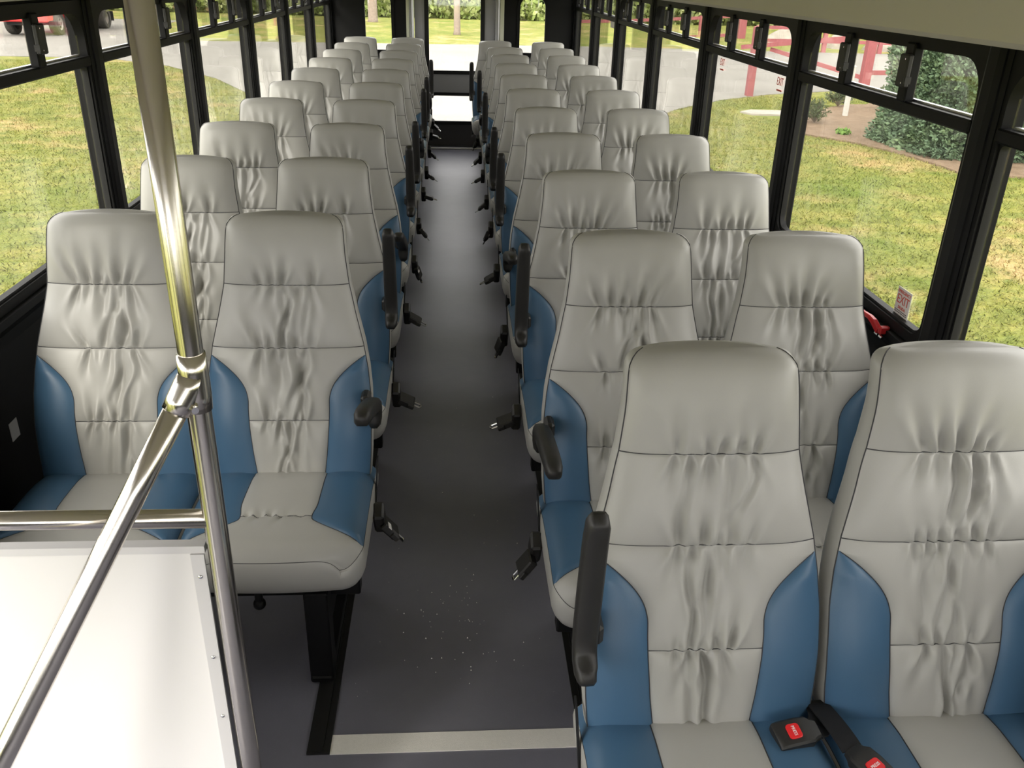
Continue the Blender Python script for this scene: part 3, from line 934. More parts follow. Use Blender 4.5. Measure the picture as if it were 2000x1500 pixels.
def belt_parts(root, aisle, rowseed):
    """lap belt hanging on the aisle side: strap, retractor, hanging tongue"""
    r = random.Random(rowseed)
    xe = aisle * (SH + CW + 0.002)
    mb = MB()
    prof = [(-0.165, 0.445), (-0.185, 0.43), (-0.215, 0.40), (-0.245, 0.37), (-0.275, 0.345)]
    rings = [[(xe + aisle * 0.004, y - 0.012, z), (xe + aisle * 0.004, y + 0.012, z + 0.004), (xe + aisle * 0.008, y + 0.012, z + 0.004), (xe + aisle * 0.008, y - 0.012, z)] for y, z in prof]
    mb.loft(rings)
    st = mb.build('belt_strap', 'black_webbing', root)
    mb = MB()
    cx = xe + aisle * (0.016 + r.uniform(0, 0.006)); cy = -0.29 + r.uniform(-0.03, 0.02); cz = 0.335 + r.uniform(-0.01, 0.015)
    rot_box(mb, (cx, cy, cz), (1, 0, 0), (0, 0.85, 0.53), (0, -0.53, 0.85), 0.015, 0.026, 0.048, 0.006)
    rt = mb.build('belt_retractor', 'black_plastic', root)
    ang = r.uniform(0.25, 1.25)
    dx, dz = aisle * math.cos(ang), -math.sin(ang)
    c0 = np.array([cx + aisle * 0.010, cy - 0.012 + r.uniform(-0.02, 0.02), cz - 0.012])
    ax = np.array([dx, 0, dz]); yw = r.uniform(-0.5, 0.6); ay = np.array([math.sin(yw) * 0.5, math.cos(yw), 0.0]); ay -= ax * ay.dot(ax); ay /= np.linalg.norm(ay); az = np.cross(ax, ay)
    mb = MB(); rot_box(mb, c0 + ax * 0.024, ax, ay, az, 0.028, 0.029, 0.012, 0.004)
    rot_box(mb, c0 + ax * 0.044, ax, ay, az, 0.013, 0.034, 0.008, 0.003)
    tg = mb.build('belt_tongue', 'black_plastic', root)
    mb = MB(); c1 = c0 + ax * 0.068
    mb.tube([tuple(c1 + ax * u + ay * v) for u, v in ((-0.014, -0.010), (0.010, -0.010), (0.015, -0.005), (0.015, 0.005), (0.010, 0.010), (-0.014, 0.010))], 0.0030, 6)
    mb.build('tongue_plate', 'chrome', tg)
    if r.random() < 0.3:
        mb = MB(); rot_box(mb, c0 + ax * 0.012 + az * 0.012 + ay * -0.022, ay, ax, az, 0.016, 0.006, 0.0006, 0.0002)
        mb.build('belt_label', 'sticker', tg)


def buckle(root, c, ang, name='belt_buckle'):
    """push-button buckle lying on the cushion; ang = heading of its mouth in the seat's plan"""
    ax = np.array([math.cos(ang), math.sin(ang), -0.10]); ax /= np.linalg.norm(ax)
    az = np.array([0.0, -0.22, 1.0]); az -= ax * az.dot(ax); az /= np.linalg.norm(az)
    ay = np.cross(az, ax)
    c = np.array(c, float)
    mb = MB(); rings = []
    for (u, w, t0, t1) in ((-0.040, 0.017, -0.008, 0.006), (-0.030, 0.020, -0.010, 0.009), (-0.022, 0.0255, -0.011, 0.012), (0.0, 0.0265, -0.012, 0.0135), (0.030, 0.0265, -0.012, 0.0125), (0.040, 0.0260, -0.011, 0.0105), (0.043, 0.0245, -0.009, 0.008)):
        rings.append([tuple(c + ax * u + ay * v + az * t) for v, t in ((-w, t0 + 0.003), (-w + 0.003, t0), (w - 0.003, t0), (w, t0 + 0.003), (w, t1 - 0.003), (w - 0.004, t1), (-w + 0.004, t1), (-w, t1 - 0.003))])
    mb.loft(rings)
    b = mb.build(name, 'black_plastic', root); b['label'] = 'black seat belt buckle with red press button'; sharp(b, 35)
    mb = MB()
    poly = [(ax * a + ay * v) for a, v in rrect(-0.0125, 0.0125, -0.0145, 0.0145, 0.006, 0.006, 4)]
    cc = c + ax * 0.009 + az * 0.0128
    mb.loft([[tuple(cc + p) for p in poly], [tuple(cc + p * 0.99 + az * 0.0020) for p in poly], [tuple(cc + p * 0.90 + az * 0.0028) for p in poly]])
    mb.build('release_button', 'press_red', b)
    place_text('PRESS', 0.0085, 'print_white', cc + az * 0.0030 - ax * 0.0, tuple(ay), tuple(-ax), b, 'button_lettering', narrow=0.9)
    return c - ax * 0.036, ax


def double_seat(loc, aisle, row, label, arm_deg, shift=0.0, crease=(0, 1)):
    root = empty('double_seat', loc)
    tag(root, label, 'bus seat', 'double bus seats')
    seat_frame(root, aisle)
    for q, cx in enumerate((-SH, SH)):
        is_aisle = (cx * aisle > 0)
        if is_aisle: cx += aisle * shift
        B = BACKS[crease[q]]; C = CUSH[(row + q) % 2]
        b = obj('backrest', B['body'], None, root, loc=(cx, 0, 0)); b['label'] = 'grey vinyl backrest with gathered quilted panels'
        h = obj('headrest_panel', B['head'], None, b)
        for k in ('bl', 'br'):
            o = obj('side_panel', B[k], None, b); o['label'] = 'blue vinyl side panel'
        obj('seam_stitching', B['st'], None, b)
        c = obj('seat_cushion', C['body'], None, root, loc=(cx, 0, 0)); c['label'] = 'grey vinyl seat cushion'
        for k in ('bl', 'br'):
            o = obj('side_panel', C[k], None, c); o['label'] = 'blue vinyl side panel'
        obj('seam_stitching', C['st'], None, c)
        if is_aisle:
            ar = obj('armrest', ARM, None, root, loc=(aisle * (SH + 0.233 + shift), -0.205, 0.628))
            ar.rotation_euler = (-math.radians(arm_deg), 0, 0)
            ar['label'] = 'black padded armrest folded up' if arm_deg > 60 else 'black padded armrest folded down'
            mb = MB(); xx = sorted((aisle * (SH + 0.200 + shift), aisle * (SH + 0.226 + shift)))
            mb.rbox(xx[0], xx[1], -0.205, -0.150, 0.615, 0.660, 0.008); mb.build('armrest_pivot', 'black_plastic', root)
    belt_parts(root, aisle, row * 7 + (3 if aisle > 0 else 1))
    return root


PITCH_ROW = 0.7611
CX = 0.686
up_left = {2, 4, 5, 7, 8, 10}
mid_left = {1: 22, 3: 24, 6: 20, 9: 20}
up_right = {1, 3, 5, 6, 8, 10, 11}
mid_right = {2: 12, 4: 16, 7: 20, 9: 10}
cre = random.Random(5)
for i in range(10):
    up = (i + 1) in up_left
    where = 'directly behind the white partition' if i == 0 else ('last row at the rear wall' if i == 9 else ordw[i] + ' row behind the white partition')
    ds = double_seat((-CX, 2.305 + PITCH_ROW * i, 0), 1, i, 'grey and blue double bus seat, %s, aisle armrest %s' % (where, 'raised' if up else 'lowered'), 84 if up else mid_left[i + 1], 0, (cre.randrange(4), cre.randrange(4)) if i else (1, 2))
    if i == 0:
        mb = MB(); mb.rbox(0.185, 0.203, -0.555, -0.540, 0.262, 0.296, 0.003); kb = mb.build('recline_lever', 'black_paint', ds)
        mb = MB(); c = (0.194, -0.5475, 0.252)
        rings = [[(c[0] + 0.016 * math.sin(a) * math.cos(2 * math.pi * k / 12), c[1] + 0.016 * math.sin(a) * math.sin(2 * math.pi * k / 12), c[2] + 0.016 * math.cos(a)) for k in range(12)] for a in np.linspace(0.15, 3.0, 8)]
        mb.loft(rings); mb.build('lever_knob', 'black_paint', kb, smooth=True)
for i in range(11):
    up = (i + 1) in up_right
    where = 'first row on the fence side' if i == 0 else ('last row on the fence side' if i == 10 else ordw[i] + ' row on the fence side')
    ds = double_seat((CX + (0.008 if i == 0 else 0.001), 1.384 + PITCH_ROW * i, 0), -1, i, 'grey and blue double bus seat, %s, aisle armrest %s' % (where, 'raised' if up else 'lowered'), 84 if up else mid_right[i + 1], 0.055 if i == 10 else 0, (cre.randrange(4), cre.randrange(4)) if i else (0, 3))
    if i == 0:
        e1, a1 = buckle(ds, (-0.068, -0.262, 0.450), math.radians(188))
        e2, a2 = buckle(ds, (0.030, -0.345, 0.458), math.radians(-62))
        for nm, e, a, mid_ in (('buckle_strap', e1, a1, (-0.008, -0.250, 0.448)), ('buckle_strap', e2, a2, (0.004, -0.262, 0.470))):
            mb = MB(); anchor = np.array([0.0, -0.175, 0.440]); p1 = np.array(mid_); rings = []
            for t in np.linspace(0, 1, 8):
                p = (1 - t) ** 2 * anchor + 2 * t * (1 - t) * p1 + t * t * e
                dd = 2 * (1 - t) * (p1 - anchor) + 2 * t * (e - p1); dd /= np.linalg.norm(dd)
                sd = np.cross(dd, (0, 0, 1)); sd /= np.linalg.norm(sd); upv = np.cross(sd, dd)
                rings.append([tuple(p + sd * 0.021 - upv * 0.0016), tuple(p - sd * 0.021 - upv * 0.0016), tuple(p - sd * 0.021 + upv * 0.0016), tuple(p + sd * 0.021 + upv * 0.0016)])
            mb.loft(rings); mb.build(nm, 'black_webbing', ds)

# ------------------------------------------------------------------ partition with grab poles beside the entry
PX, PYY = -0.392, 1.205
pt = empty('modesty_partition', (0, PYY, 0))
tag(pt, 'white partition panel with brushed steel grab poles in front of the first seat', 'partition')
mb = MB(); mb.box(-1.225, -0.425, -0.006, 0.006, 0.05, 0.830); mb.build('panel', 'white_panel', pt)['label'] = 'glossy white partition panel'
mb = MB(); mb.box(-0.437, -0.415, -0.011, -0.006, 0.05, 0.820); mb.build('edge_strip', 'trim_light', pt)
mb = MB(); mb.box(-1.225, -0.413, -0.010, 0.010, 0.822, 0.836); mb.build('top_strip', 'trim_light', pt)
for z in (0.775, 0.60, 0.46, 0.32, 0.18):
    mb = MB(); rings = [[(-0.4260 + 0.0042 * math.sin(a) * math.cos(t), -0.011 - 0.0028 * math.cos(a), z + 0.0042 * math.sin(a) * math.sin(t)) for t in np.linspace(0, 2 * math.pi, 9)[:-1]] for a in (0.1, 0.6, 1.1, 1.57)]
    mb.loft(rings); mb.build('rivet', 'chrome', pt, smooth=True)
mb = MB(); mb.tube([(PX, 0, 0.0), (PX, 0, 0.4), (PX, 0, 0.8), (PX, 0, 1.2), (PX, 0, 2.055)], 0.0185, 24); mb.build('upright_pole', 'steel', pt, smooth=True)
mb = MB(); mb.tube([(-1.225, 0, 0.886), (-0.8, 0, 0.885), (PX, 0, 0.884)], 0.0160, 20); mb.build('cross_rail', 'steel', pt, smooth=True)
J = np.array([PX, 0, 1.142]); E_ = np.array([-0.690, 0.960 - PYY, 0.598]); dv = (E_ - J) / np.linalg.norm(E_ - J)
mb = MB(); mb.tube([tuple(J + dv * t) for t in (0.012, 0.2, 0.4, 0.6, 0.9)], 0.0185, 24); mb.build('sloping_handrail', 'steel', pt, smooth=True)
mb = MB(); mb.tube([(PX, 0, 1.085), (PX, 0, 1.11), (PX, 0, 1.15), (PX, 0, 1.178)], [0.0210, 0.0222, 0.0222, 0.0210], 24)
mb.tube([tuple(J + dv * t) for t in (0.0, 0.02, 0.045, 0.062)], [0.0222, 0.0226, 0.0218, 0.0210], 24)
cl = mb.build('joint_clamp', 'steel', pt, smooth=True); cl['label'] = 'cast steel clamp joining the poles'
mb = MB(); bp_ = J + dv * 0.042 + np.array([0.0195, -0.006, -0.012])
mb.tube([tuple(bp_), tuple(bp_ + np.array([0.003, -0.0065, 0.0]))], 0.0055, 10); mb.build('clamp_screw', 'chrome', cl)
mb = MB(); mb.tube([(PX, 0, 0.0), (PX, 0, 0.006)], 0.04, 20); mb.build('base_flange', 'steel', pt)

# crumbs on the aisle floor
mb = MB()
for k in range(90):
    if k < 60: x, y = nrg.normal(-0.02, 0.10), nrg.normal(1.98, 0.11)
    else: x, y = nrg.uniform(-0.27, 0.27), nrg.uniform(1.6, 3.6)
    if abs(x) > 0.285: continue
    r = abs(nrg.normal(0.0008, 0.0005)) + 0.0004
    mb.add([(x - r, y - r, 0.0), (x + r, y - r, 0.0), (x, y + r, 0.0), (x, y, r * 1.6)], [(0, 1, 3), (1, 2, 3), (2, 0, 3), (0, 2, 1)])
o = mb.build('floor_crumbs', 'crumb'); tag(o, 'tiny white specks scattered on the aisle floor', 'crumbs', kind='stuff')

# ------------------------------------------------------------------ things outside


def tufts(centers, normals, size, n_per, rng, flat=0.55, jag=0.6):
    """leafy sprays: small kite-shaped leaves fanned around each centre, facing outwards"""
    C = np.repeat(centers, n_per, 0); Nn = np.repeat(normals, n_per, 0)
    d = Nn + rng.normal(0, jag, C.shape); d /= np.linalg.norm(d, axis=1, keepdims=True)
    r = rng.normal(0, 1, C.shape); sdir = np.cross(d, r); sdir /= np.linalg.norm(sdir, axis=1, keepdims=True)
    L = size * rng.uniform(0.6, 1.4, (len(C), 1)); W = L * flat * rng.uniform(0.35, 0.6, (len(C), 1))
    C = C + rng.normal(0, size * 0.35, C.shape)
    a = C; b = C + d * L * 0.5 + sdir * W; c = C + d * L; e = C + d * L * 0.5 - sdir * W
    V = np.stack([a, b, c, e], 1).reshape(-1, 3)
    Fq = np.arange(len(V)).reshape(-1, 4)
    return V, Fq


def leaf_obj(name, V, Fq, mat, parent=None):
    me = bpy.data.meshes.new(name); me.from_pydata(V.tolist(), [], Fq.tolist()); me.update()
    me.materials.append(MAT[mat])
    o = bpy.data.objects.new(name, me); col.objects.link(o); o.parent = parent
    return o


def bush(name, label, cat, c, rx, ry, rz, mat, n, size, seed, lump=0.22, group=None, boxy=2.0):
    rng = np.random.default_rng(seed)
    root = empty(name, c); tag(root, label, cat, group)
    d = rng.normal(0, 1, (n, 3)); d /= np.linalg.norm(d, axis=1, keepdims=True); d[:, 2] = np.abs(d[:, 2]) * 1.05 - 0.05
    lum = 1 + lump * (np.sin(d[:, 0] * 7 + seed) * np.cos(d[:, 1] * 6 + 1) + 0.7 * np.sin(d[:, 2] * 9 + d[:, 0] * 5))
    rad = (rng.uniform(0.72, 1.0, n)) * lum
    d4 = d / (np.sum(np.abs(d) ** boxy, axis=1, keepdims=True) ** (1 / boxy))      # >2 gives fuller shoulders
    P = d4 * rad[:, None] * np.array([rx, ry, rz])
    P[:, 2] = np.maximum(P[:, 2], 0.03)
    nn = d * np.array([1 / rx, 1 / ry, 1 / rz]); nn[:, 2] += 0.35 / rz; nn /= np.linalg.norm(nn, axis=1, keepdims=True)
    V, Fq = tufts(P, nn, size, 5, rng)
    leaf_obj('foliage', V, Fq, mat, root)
    mb = MB(); rings = []                       # dense inner mass of twigs
    for a in np.linspace(0.08, 1.57, 9):
        rings.append([(0.70 * rx * math.sin(a) * math.cos(t), 0.70 * ry * math.sin(a) * math.sin(t), 0.72 * rz * math.cos(a)) for t in np.linspace(0, 2 * math.pi, 17)[:-1]])
    mb.loft(rings); mb.build('inner_twigs', mat, root)
    return root


pj = at_z(1850, 326)
bush('juniper_bush', 'large blue-green juniper bush in the mulch bed beyond the windows', 'bush', (pj[0] + 1.40, pj[1] + 1.70, GZ + 0.02), 1.5, 1.5, 2.45, 'juniper_green', 26000, 0.075, 4, 0.09, None, 2.8)
pj2 = at_z(2010, 330)
bush('low_shrub', 'low olive shrub beside the large juniper bush', 'bush', (pj2[0] + 0.95, pj2[1] - 0.75, GZ + 0.02), 0.8, 0.62, 0.72, 'shrub_green', 2500, 0.10, 9, 0.12)


def twig_shrub(label, px, py, hgt, spread, seed, n=38):
    p = at_z(px, py, GZ + 0.03); rng = np.random.default_rng(seed)
    root = empty('small_shrub', tuple(p)); tag(root, label, 'shrub')
    mb = MB(); Cs = []; Ns = []
    for k in range(n):
        a = rng.uniform(0, 2 * math.pi); t = rng.uniform(0.1, 1.0); L = hgt * rng.uniform(0.6, 1.1)
        end = np.array([math.cos(a) * spread * t, math.sin(a) * spread * t, L * (1 - 0.5 * t * t)])
        mb.tube([(0, 0, 0), tuple(end * 0.5 + np.array([0, 0, 0.04])), tuple(end)], [0.007, 0.005, 0.002], 4)
        for q in (0.4, 0.55, 0.7, 0.85, 1.0): Cs.append(end * q + np.array([0, 0, 0.03 * (1 - q)])); Ns.append(end / np.linalg.norm(end))
    mb.build('twigs', 'bark', root)
    V, Fq = tufts(np.array(Cs), np.array(Ns), 0.055, 5, rng); leaf_obj('foliage', V, Fq, 'shrub_green', root)
    return root


twig_shrub('small wispy evergreen shrub at the edge of the mulch bed', 1590, 239, 0.42, 0.32, 3)
twig_shrub('small rounded shrub behind the white stake', 1636, 207, 0.45, 0.30, 5)
twig_shrub('bare twiggy shrub touching the large juniper bush', 1722, 214, 0.5, 0.25, 8, 30)
p = at_z(1647, 262, GZ + 0.03)
rng = np.random.default_rng(2)
root = empty('green_weed', tuple(p)); tag(root, 'bright green leafy weed growing in the mulch', 'plant')
V, Fq = tufts(rng.normal(0, 1, (90, 3)) * np.array([0.05, 0.05, 0.012]) + np.array([0, 0, 0.03]), np.tile([0, 0, 1.0], (90, 1)), 0.045, 4, rng, 0.9, 1.0)
leaf_obj('leaf_cluster', V, Fq, 'sprout_green', root)
p = at_z(1650, 226, GZ + 0.03)
mb = MB(); mb.rbox(-0.045, 0.045, -0.045, 0.045, -0.02, 1.0, 0.008)
mb.add([(-0.037, -0.037, 1.0), (0.037, -0.037, 1.0), (0.037, 0.037, 1.0), (-0.037, 0.037, 1.0), (0, 0, 1.03)], [(0, 1, 4), (1, 2, 4), (2, 3, 4), (3, 0, 4)])
o = mb.build('garden_stake', 'stake_white', loc=tuple(p)); tag(o, 'white wooden stake standing in the mulch bed', 'stake')
p = at_z(1500, 222, GZ)
mb = MB(); mb.prism([(-0.45, -0.30), (0.35, -0.38), (0.62, -0.05), (0.40, 0.30), (-0.30, 0.34), (-0.60, 0.05)], -0.03, 0.035, 'z')
o = mb.build('paving_stone', 'boulder', loc=tuple(p)); tag(o, 'flat pale stone slab lying in the lawn', 'stone')


def boulder(label, px, py, rx, ry, rz, seed):
    p = at_z(px, py); rng = np.random.default_rng(seed); ph = rng.uniform(0, 6, 6)
    mb = MB(); rings = []
    for a in np.linspace(0.1, 1.75, 9):
        ring = []
        for t in np.linspace(0, 2 * math.pi, 19)[:-1]:
            k = 1 + 0.14 * math.sin(3 * t + ph[0]) + 0.10 * math.sin(5 * t + ph[1] + 3 * a) + 0.08 * math.sin(4 * a + ph[2])
            ring.append((rx * k * math.sin(a) * math.cos(t), ry * k * math.sin(a) * math.sin(t), rz * k * math.cos(a)))
        rings.append(ring)
    mb.loft(rings); o = mb.build('boulder', 'boulder', smooth=True, loc=tuple(p)); tag(o, label, 'boulder')


boulder('long grey boulder behind the red gate', 1545, 84, 1.25, 0.6, 0.62, 1)
boulder('squat tan boulder beyond the red rail fence', 1642, 95, 0.7, 0.5, 0.5, 2)
boulder('long flat pale boulder by the road side', 1745, 100, 1.3, 0.6, 0.45, 3)
boulder('tan boulder on the lawn edge past the juniper bush', 1990, 205, 0.5, 0.4, 0.35, 4)


def post(root, p, w, hgt, name='fence_post', cap=True):
    mb = MB(); mb.rbox(p[0] - w / 2, p[0] + w / 2, p[1] - w / 2, p[1] + w / 2, GZ - 0.05, GZ + hgt, w * 0.06)
    if cap:
        mb.add([(p[0] - w / 2, p[1] - w / 2, GZ + hgt), (p[0] + w / 2, p[1] - w / 2, GZ + hgt), (p[0] + w / 2, p[1] + w / 2, GZ + hgt), (p[0] - w / 2, p[1] + w / 2, GZ + hgt), (p[0], p[1], GZ + hgt + w * 0.25)],
               [(0, 1, 4), (1, 2, 4), (2, 3, 4), (3, 0, 4)])
    return mb.build(name, 'fence_red', root)


def rail(root, a, b, w=0.05, hgt=0.14, name='rail'):
    a = np.array(a, float); b = np.array(b, float); d = b - a; L = np.linalg.norm(d); d /= L
    s = np.cross(d, (0, 0, 1.0)); s /= np.linalg.norm(s); u = np.cross(s, d)
    mb = MB()
    mb.loft([[tuple(q + s * sx * w / 2 + u * uz * hgt / 2) for sx, uz in ((-1, -1), (1, -1), (1, 1), (-1, 1))] for q in (a, b)])
    return mb.build(name, 'fence_red', root)


def zrail(px, py, y):                        # point seen at a pixel, at a known distance along the road
    return at_y(px, py, y)


gp = at_z(1462, 188)
r = empty('gate_post', (0, 0, 0)); tag(r, 'thick red gate post at the lawn edge, nearest to the drive bend', 'post')
post(r, (gp[0], gp[1]), 0.17, 1.58, 'post_shaft')
gp2 = at_y(1690, 150, 22.6)
gt = empty('wooden_gate', (0, 0, 0)); tag(gt, 'red wooden gate with a sloping brace hung on a tall thick post', 'gate')
post(gt, (gp2[0], gp2[1]), 0.22, 2.0, 'hinge_post')
YG = 22.9
A1 = at_y(1448, 92, YG + 1.5); A2 = at_y(1500, 90, YG + 1.2); B1 = np.array([gp2[0], gp2[1], at_y(1690, 70, 22.6)[2]])
rail(gt, A1, B1, 0.06, 0.11)
rail(gt, at_y(1505, 96, YG + 1.15), np.array([gp2[0], gp2[1], GZ + 0.40]), 0.05, 0.10, 'brace')
A3 = at_y(1690, 142, 22.7); rail(gt, A3, A3 + np.array([5.5, 0.8, 0.0]), 0.06, 0.11)
# long rail fence along the far side of the road
fn = empty('rail_fence', (0, 0, 0)); tag(fn, 'long red two-rail wooden fence along the far side of the road', 'fence')
pts = [at_y(1130, 42, 46.0), at_y(1210, 41, 46.0), at_y(1290, 38, 45.5), at_y(1370, 35, 45.0), at_y(1452, 30, 44.5)]
base = [(q[0], q[1]) for q in pts]
for i, q in enumerate(base):
    post(fn, q, 0.16 if i < 4 else 0.36, (pts[i][2] - GZ) + (0.10 if i < 4 else 0.9), 'fence_post', False)
for a, b in zip(pts[:-1], pts[1:]):
    rail(fn, a, b, 0.08, 0.14); dz = np.array([0, 0, 0.85]); rail(fn, a - dz, b - dz, 0.08, 0.14)
fn2 = empty('rail_fence', (0, 0, 0)); tag(fn2, 'low red rail fence in front of the boulders', 'fence')
q0 = [at_z(1480, 100), at_z(1607, 103), at_z(1716, 106), at_z(1830, 112), at_z(1960, 118), at_z(2080, 124)]
for q in q0: post(fn2, (q[0], q[1]), 0.16, 1.0, 'fence_post', False)
for a, b in zip(q0[:-1], q0[1:]):
    for hz in (0.42, 0.90): rail(fn2, (a[0], a[1], GZ + hz), (b[0], b[1], GZ + hz), 0.07, 0.12)
mb = MB(); qd = at_z(1650, 72); mb.rbox(-0.16, 0.16, -0.16, 0.16, 0, 1.0, 0.02); mb.box(-0.22, 0.22, -0.2, 0.2, 0.9, 1.05)
o = mb.build('wooden_bollard', 'bark', loc=tuple(qd)); tag(o, 'dark brown wooden bollard behind the red rail fence', 'bollard')
# far-side red pipe low on the lawn past the juniper
# trees


def tree(label, px, py, rad, hgt, crown_z, crown_r, seed, lean=0.0):
    p = at_z(px, py); rng = np.random.default_rng(seed)
    root = empty('young_tree', tuple(p)); tag(root, label, 'tree')
    mb = MB(); mb.tube([(0, 0, -0.1), (0.02, 0, 0.15), (lean * 0.5, 0.02, hgt * 0.4), (lean, 0.05, hgt)], [rad * 1.35, rad * 1.08, rad * 0.9, rad * 0.35], 12)
    for k in range(9):
        a = rng.uniform(0, 6.28); z = crown_z - crown_r * 0.3 + rng.uniform(-0.3, 1.2); L = crown_r * rng.uniform(0.5, 0.9)
        mb.tube([(lean * 0.8, 0.03, z), (lean * 0.8 + math.cos(a) * L * 0.5, math.sin(a) * L * 0.5, z + 0.4), (lean * 0.8 + math.cos(a) * L, math.sin(a) * L, z + 0.9)], [rad * 0.35, rad * 0.22, rad * 0.08], 6)
    mb.build('trunk', 'bark', root, smooth=True)
    d = rng.normal(0, 1, (1400, 3)); d /= np.linalg.norm(d, axis=1, keepdims=True)
    P = d * crown_r * rng.uniform(0.35, 1.0, (1400, 1)) * np.array([1, 1, 1.1]) + np.array([lean, 0, crown_z + crown_r * 0.8])
    V, Fq = tufts(P, d, 0.28, 4, rng, 0.8, 0.8); leaf_obj('crown', V, Fq, 'leaf_green', root)


tree('young tree with a pale trunk behind the emergency door window', 892, 68, 0.14, 6.0, 4.6, 1.9, 1)
tree('grey trunked tree seen through the narrow rear window', 728, 43, 0.24, 7.5, 5.2, 2.0, 2)
tree('leafy tree on the lawn beyond the partition side windows', 548, 42, 0.16, 6.0, 4.6, 1.8, 3)
tree('tree with a thin trunk on the lawn near the red truck', 308, 40, 0.16, 6.5, 4.8, 2.3, 6)

# rough grass and woodland edge far behind (nobody could count the plants)
rng = np.random.default_rng(21)


def hedge(name, label, cat, pts, depth, hgt, n, size, mat, per=4, low=0.0):
    pts = np.array(pts, float); seg = np.diff(pts, axis=0); Ls = np.linalg.norm(seg, axis=1); cum = np.concatenate([[0], np.cumsum(Ls)])
    t = rng.uniform(0, cum[-1], n); k = np.clip(np.searchsorted(cum, t) - 1, 0, len(seg) - 1)
    u = (t - cum[k]) / Ls[k]; base = pts[k] + seg[k] * u[:, None]
    top = hgt * (0.75 + 0.25 * np.sin(t * 0.45) + 0.18 * np.sin(t * 1.3 + 1))
    dd = rng.uniform(0, depth, n); z = low + (top - low) * rng.uniform(0, 1, n) ** 0.8 * np.clip(0.45 + dd / depth, 0, 1)
    P = np.stack([base[:, 0] + rng.normal(0, 0.4, n), base[:, 1] + dd, GZ + z], 1)
    nn = np.tile([0, -0.6, 0.8], (n, 1))
    V, Fq = tufts(P, nn, size, per, rng, 0.8, 0.8)
    o = leaf_obj(name, V, Fq, mat); tag(o, label, cat, kind='stuff')
    return o


hedge('tall_weeds', 'pale flowering weeds and rough grass along the woodland edge', 'weeds', [(-60, 56.5), (60, 56.5)], 3.0, 1.7, 9000, 0.34, 'weed_green')
hedge('woodland_edge', 'dense dark green woodland edge behind the tall weeds', 'woods', [(-70, 61.5), (70, 61.5)], 5.0, 9.0, 16000, 0.75, 'leaf_green', low=0.6)
mb = MB(); mb.prism([(-80, 69), (0, 70), (14, 69.5), (24, 66), (80, 64), (80, 66), (24, 68), (0, 72), (-80, 71)], GZ, GZ + 7.5, 'z')
o = mb.build('forest_interior', 'juniper_green'); tag(o, 'dark forest mass at the far end of the view', 'woods', kind='structure')

# red pickup truck parked beyond the lawn
fl_ = at_z(118, 70)[:2]; fr_ = at_z(28, 67)[:2]
head_dir = -np.array([0.03, 1.0]); head_dir /= np.linalg.norm(head_dir)
tk = empty('pickup_truck', (float((fl_[0] + fr_[0]) / 2), float((fl_[1] + fr_[1]) / 2), GZ + 0.012)); tk.rotation_euler = (0, 0, math.atan2(head_dir[1], head_dir[0]))
tag(tk, 'red pickup truck with muddy tyres parked beyond the lawn', 'truck')
# local x forward from the front axle, y to the truck's left, z up
WB = 4.5; HW = 0.95
mb = MB()
prof = [(0.95, 0.55), (0.98, 0.75), (0.95, 1.05), (0.80, 1.22), (-0.75, 1.30), (-0.95, 1.32), (-3.10, 1.32), (-3.10, 0.56), (-0.55, 0.56), (-0.50, 0.78), (-0.30, 0.98), (0.0, 1.03), (0.30, 0.98), (0.50, 0.78), (0.55, 0.55)]
rings = []
for yy, k in ((-HW, 0.04), (-HW + 0.05, 0), (HW - 0.05, 0), (HW, 0.04)):
    rings.append([(x, yy, z) for x, z in prof])
mb.loft(rings); mb.build('body', 'truck_red', tk)
mb = MB(); mb.loft([[(x, -s, z) for x, z, s in ((-0.75, 1.30, 0.88), (-1.35, 1.90, 0.70), (-2.75, 1.92, 0.70), (-3.08, 1.32, 0.88))], [(x, s, z) for x, z, s in ((-0.75, 1.30, 0.88), (-1.35, 1.90, 0.70), (-2.75, 1.92, 0.70), (-3.08, 1.32, 0.88))]])
mb.build('cab', 'truck_red', tk)
for s in (-1, 1):
    mb = MB(); mb.loft([[(-1.0, s * 0.835, 1.40), (-1.42, s * 0.73, 1.83), (-1.95, s * 0.73, 1.84), (-1.95, s * 0.84, 1.38)], [(-1.0, s * 0.86, 1.40), (-1.42, s * 0.755, 1.83), (-1.95, s * 0.755, 1.84), (-1.95, s * 0.865, 1.38)]]); mb.build('side_window', 'dark_glass', tk)
    mb = MB(); mb.loft([[(-2.02, s * 0.84, 1.38), (-2.02, s * 0.73, 1.84), (-2.68, s * 0.73, 1.84), (-2.92, s * 0.84, 1.38)], [(-2.02, s * 0.865, 1.38), (-2.02, s * 0.755, 1.84), (-2.68, s * 0.755, 1.84), (-2.92, s * 0.865, 1.38)]]); mb.build('side_window', 'dark_glass', tk)
    mb = MB(); mb.rbox(0.90, 1.0, s * 0.62 - 0.20, s * 0.62 + 0.20, 0.86, 1.06, 0.02); mb.build('headlamp', 'lamp_glass', tk)
    mb = MB(); mb.rbox(-WB - 0.62, -WB - 0.58, s * 0.86 - 0.14, s * 0.86 + 0.14, 0.28, 0.66, 0.01); mb.build('mud_flap', 'rubber', tk)
mb = MB(); mb.rbox(-0.85, -0.80, -0.7, 0.7, 1.36, 1.38, 0.005); mb.loft([[(-0.78, -0.78, 1.34), (-0.78, 0.78, 1.34), (-1.34, 0.66, 1.87), (-1.34, -0.66, 1.87)], [(-0.75, -0.78, 1.35), (-0.75, 0.78, 1.35), (-1.31, 0.66, 1.885), (-1.31, -0.66, 1.885)]]); mb.build('windscreen', 'dark_glass', tk)
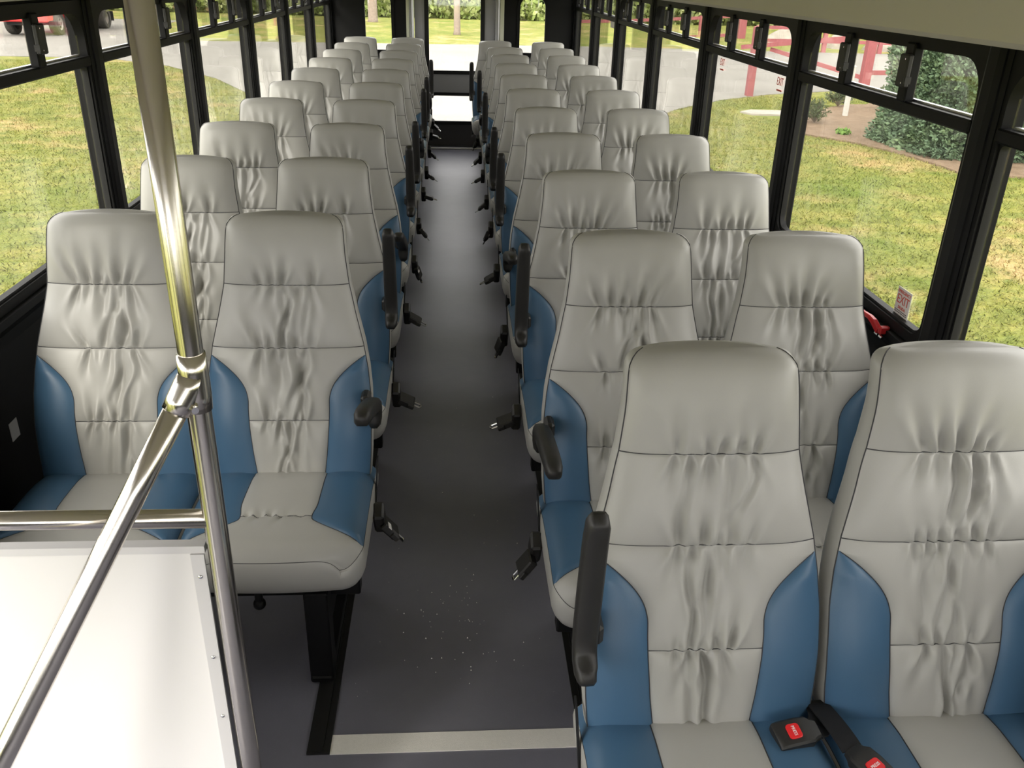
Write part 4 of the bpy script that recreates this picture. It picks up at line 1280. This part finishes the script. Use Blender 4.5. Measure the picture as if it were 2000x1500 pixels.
mb = MB(); mb.rbox(-WB - 1.25, -3.16, -0.98, 0.98, 0.95, 1.40, 0.03); mb.rbox(-WB - 0.85, -WB + 0.85, -1.05, 1.05, 0.88, 1.12, 0.05); mb.build('cargo_bed', 'truck_red', tk)
mb = MB(); mb.rbox(0.92, 1.12, -0.98, 0.98, 0.50, 0.74, 0.04); bm_ = mb.build('front_bumper', 'truck_red', tk)
mb = MB(); mb.rbox(1.10, 1.14, 0.55, 0.65, 0.58, 0.66, 0.01); mb.build('fog_lamp', 'lamp_glass', bm_)
mb = MB(); mb.rbox(0.94, 0.995, -0.40, 0.40, 0.80, 1.08, 0.02); mb.build('grille', 'chrome', tk)
mb = MB(); mb.box(-WB - 1.2, 0.8, -0.45, -0.35, 0.42, 0.58); mb.box(-WB - 1.2, 0.8, 0.35, 0.45, 0.42, 0.58); mb.box(-0.06, 0.06, -0.7, 0.7, 0.36, 0.46); mb.box(-WB - 0.06, -WB + 0.06, -0.7, 0.7, 0.36, 0.46); mb.box(0.3, 0.9, -0.6, 0.6, 0.38, 0.55); mb.build('chassis', 'rubber', tk)


def wheel(x, y, dish):
    s = 1 if y > 0 else -1
    R_, hw = 0.42, 0.15
    prof = [(R_ * 0.58, -hw), (R_ * 0.94, -hw), (R_, -hw * 0.7), (R_, hw * 0.7), (R_ * 0.94, hw), (R_ * 0.58, hw)]
    mb = MB(); rings = []
    for t in np.linspace(0, 2 * math.pi, 25)[:-1]:
        rings.append([(x + r_ * math.cos(t), y + a, R_ + r_ * math.sin(t)) for r_, a in prof])
    rings.append(rings[0]); mb.loft(rings, cap=False)
    w = mb.build('wheel', 'tyre', tk)
    mb = MB()
    for r0, a0, r1, a1 in ((R_ * 0.60, s * hw * 0.9, R_ * 0.50, s * hw * (0.55 - dish)), (R_ * 0.50, s * hw * (0.55 - dish), R_ * 0.18, s * hw * (0.45 - dish)), (R_ * 0.18, s * hw * (0.45 - dish), R_ * 0.15, s * hw * (0.85 - dish)), (R_ * 0.15, s * hw * (0.85 - dish), 0.01, s * hw * (0.87 - dish))):
        mb.loft([[(x + r0 * math.cos(t), y + a0, R_ + r0 * math.sin(t)) for t in np.linspace(0, 2 * math.pi, 25)[:-1]], [(x + r1 * math.cos(t), y + a1, R_ + r1 * math.sin(t)) for t in np.linspace(0, 2 * math.pi, 25)[:-1]]], cap=False)
    mb.build('rim', 'wheel_rim', w)
    for k in range(6):
        t = 2 * math.pi * k / 6
        mb = MB(); cx, cz = x + R_ * 0.36 * math.cos(t), R_ + R_ * 0.36 * math.sin(t); yy = y + s * hw * (0.50 - dish)
        mb.tube([(cx, yy, cz), (cx, yy + s * 0.012, cz)], 0.045, 8); mb.build('rim_hole', 'rubber', w)


for x, dish in ((0, 0.0), (-WB, 0.9)):
    for y in (-0.82, 0.82): wheel(x, y, dish)
for y in (-0.52, 0.52): wheel(-WB, y, 0.9)
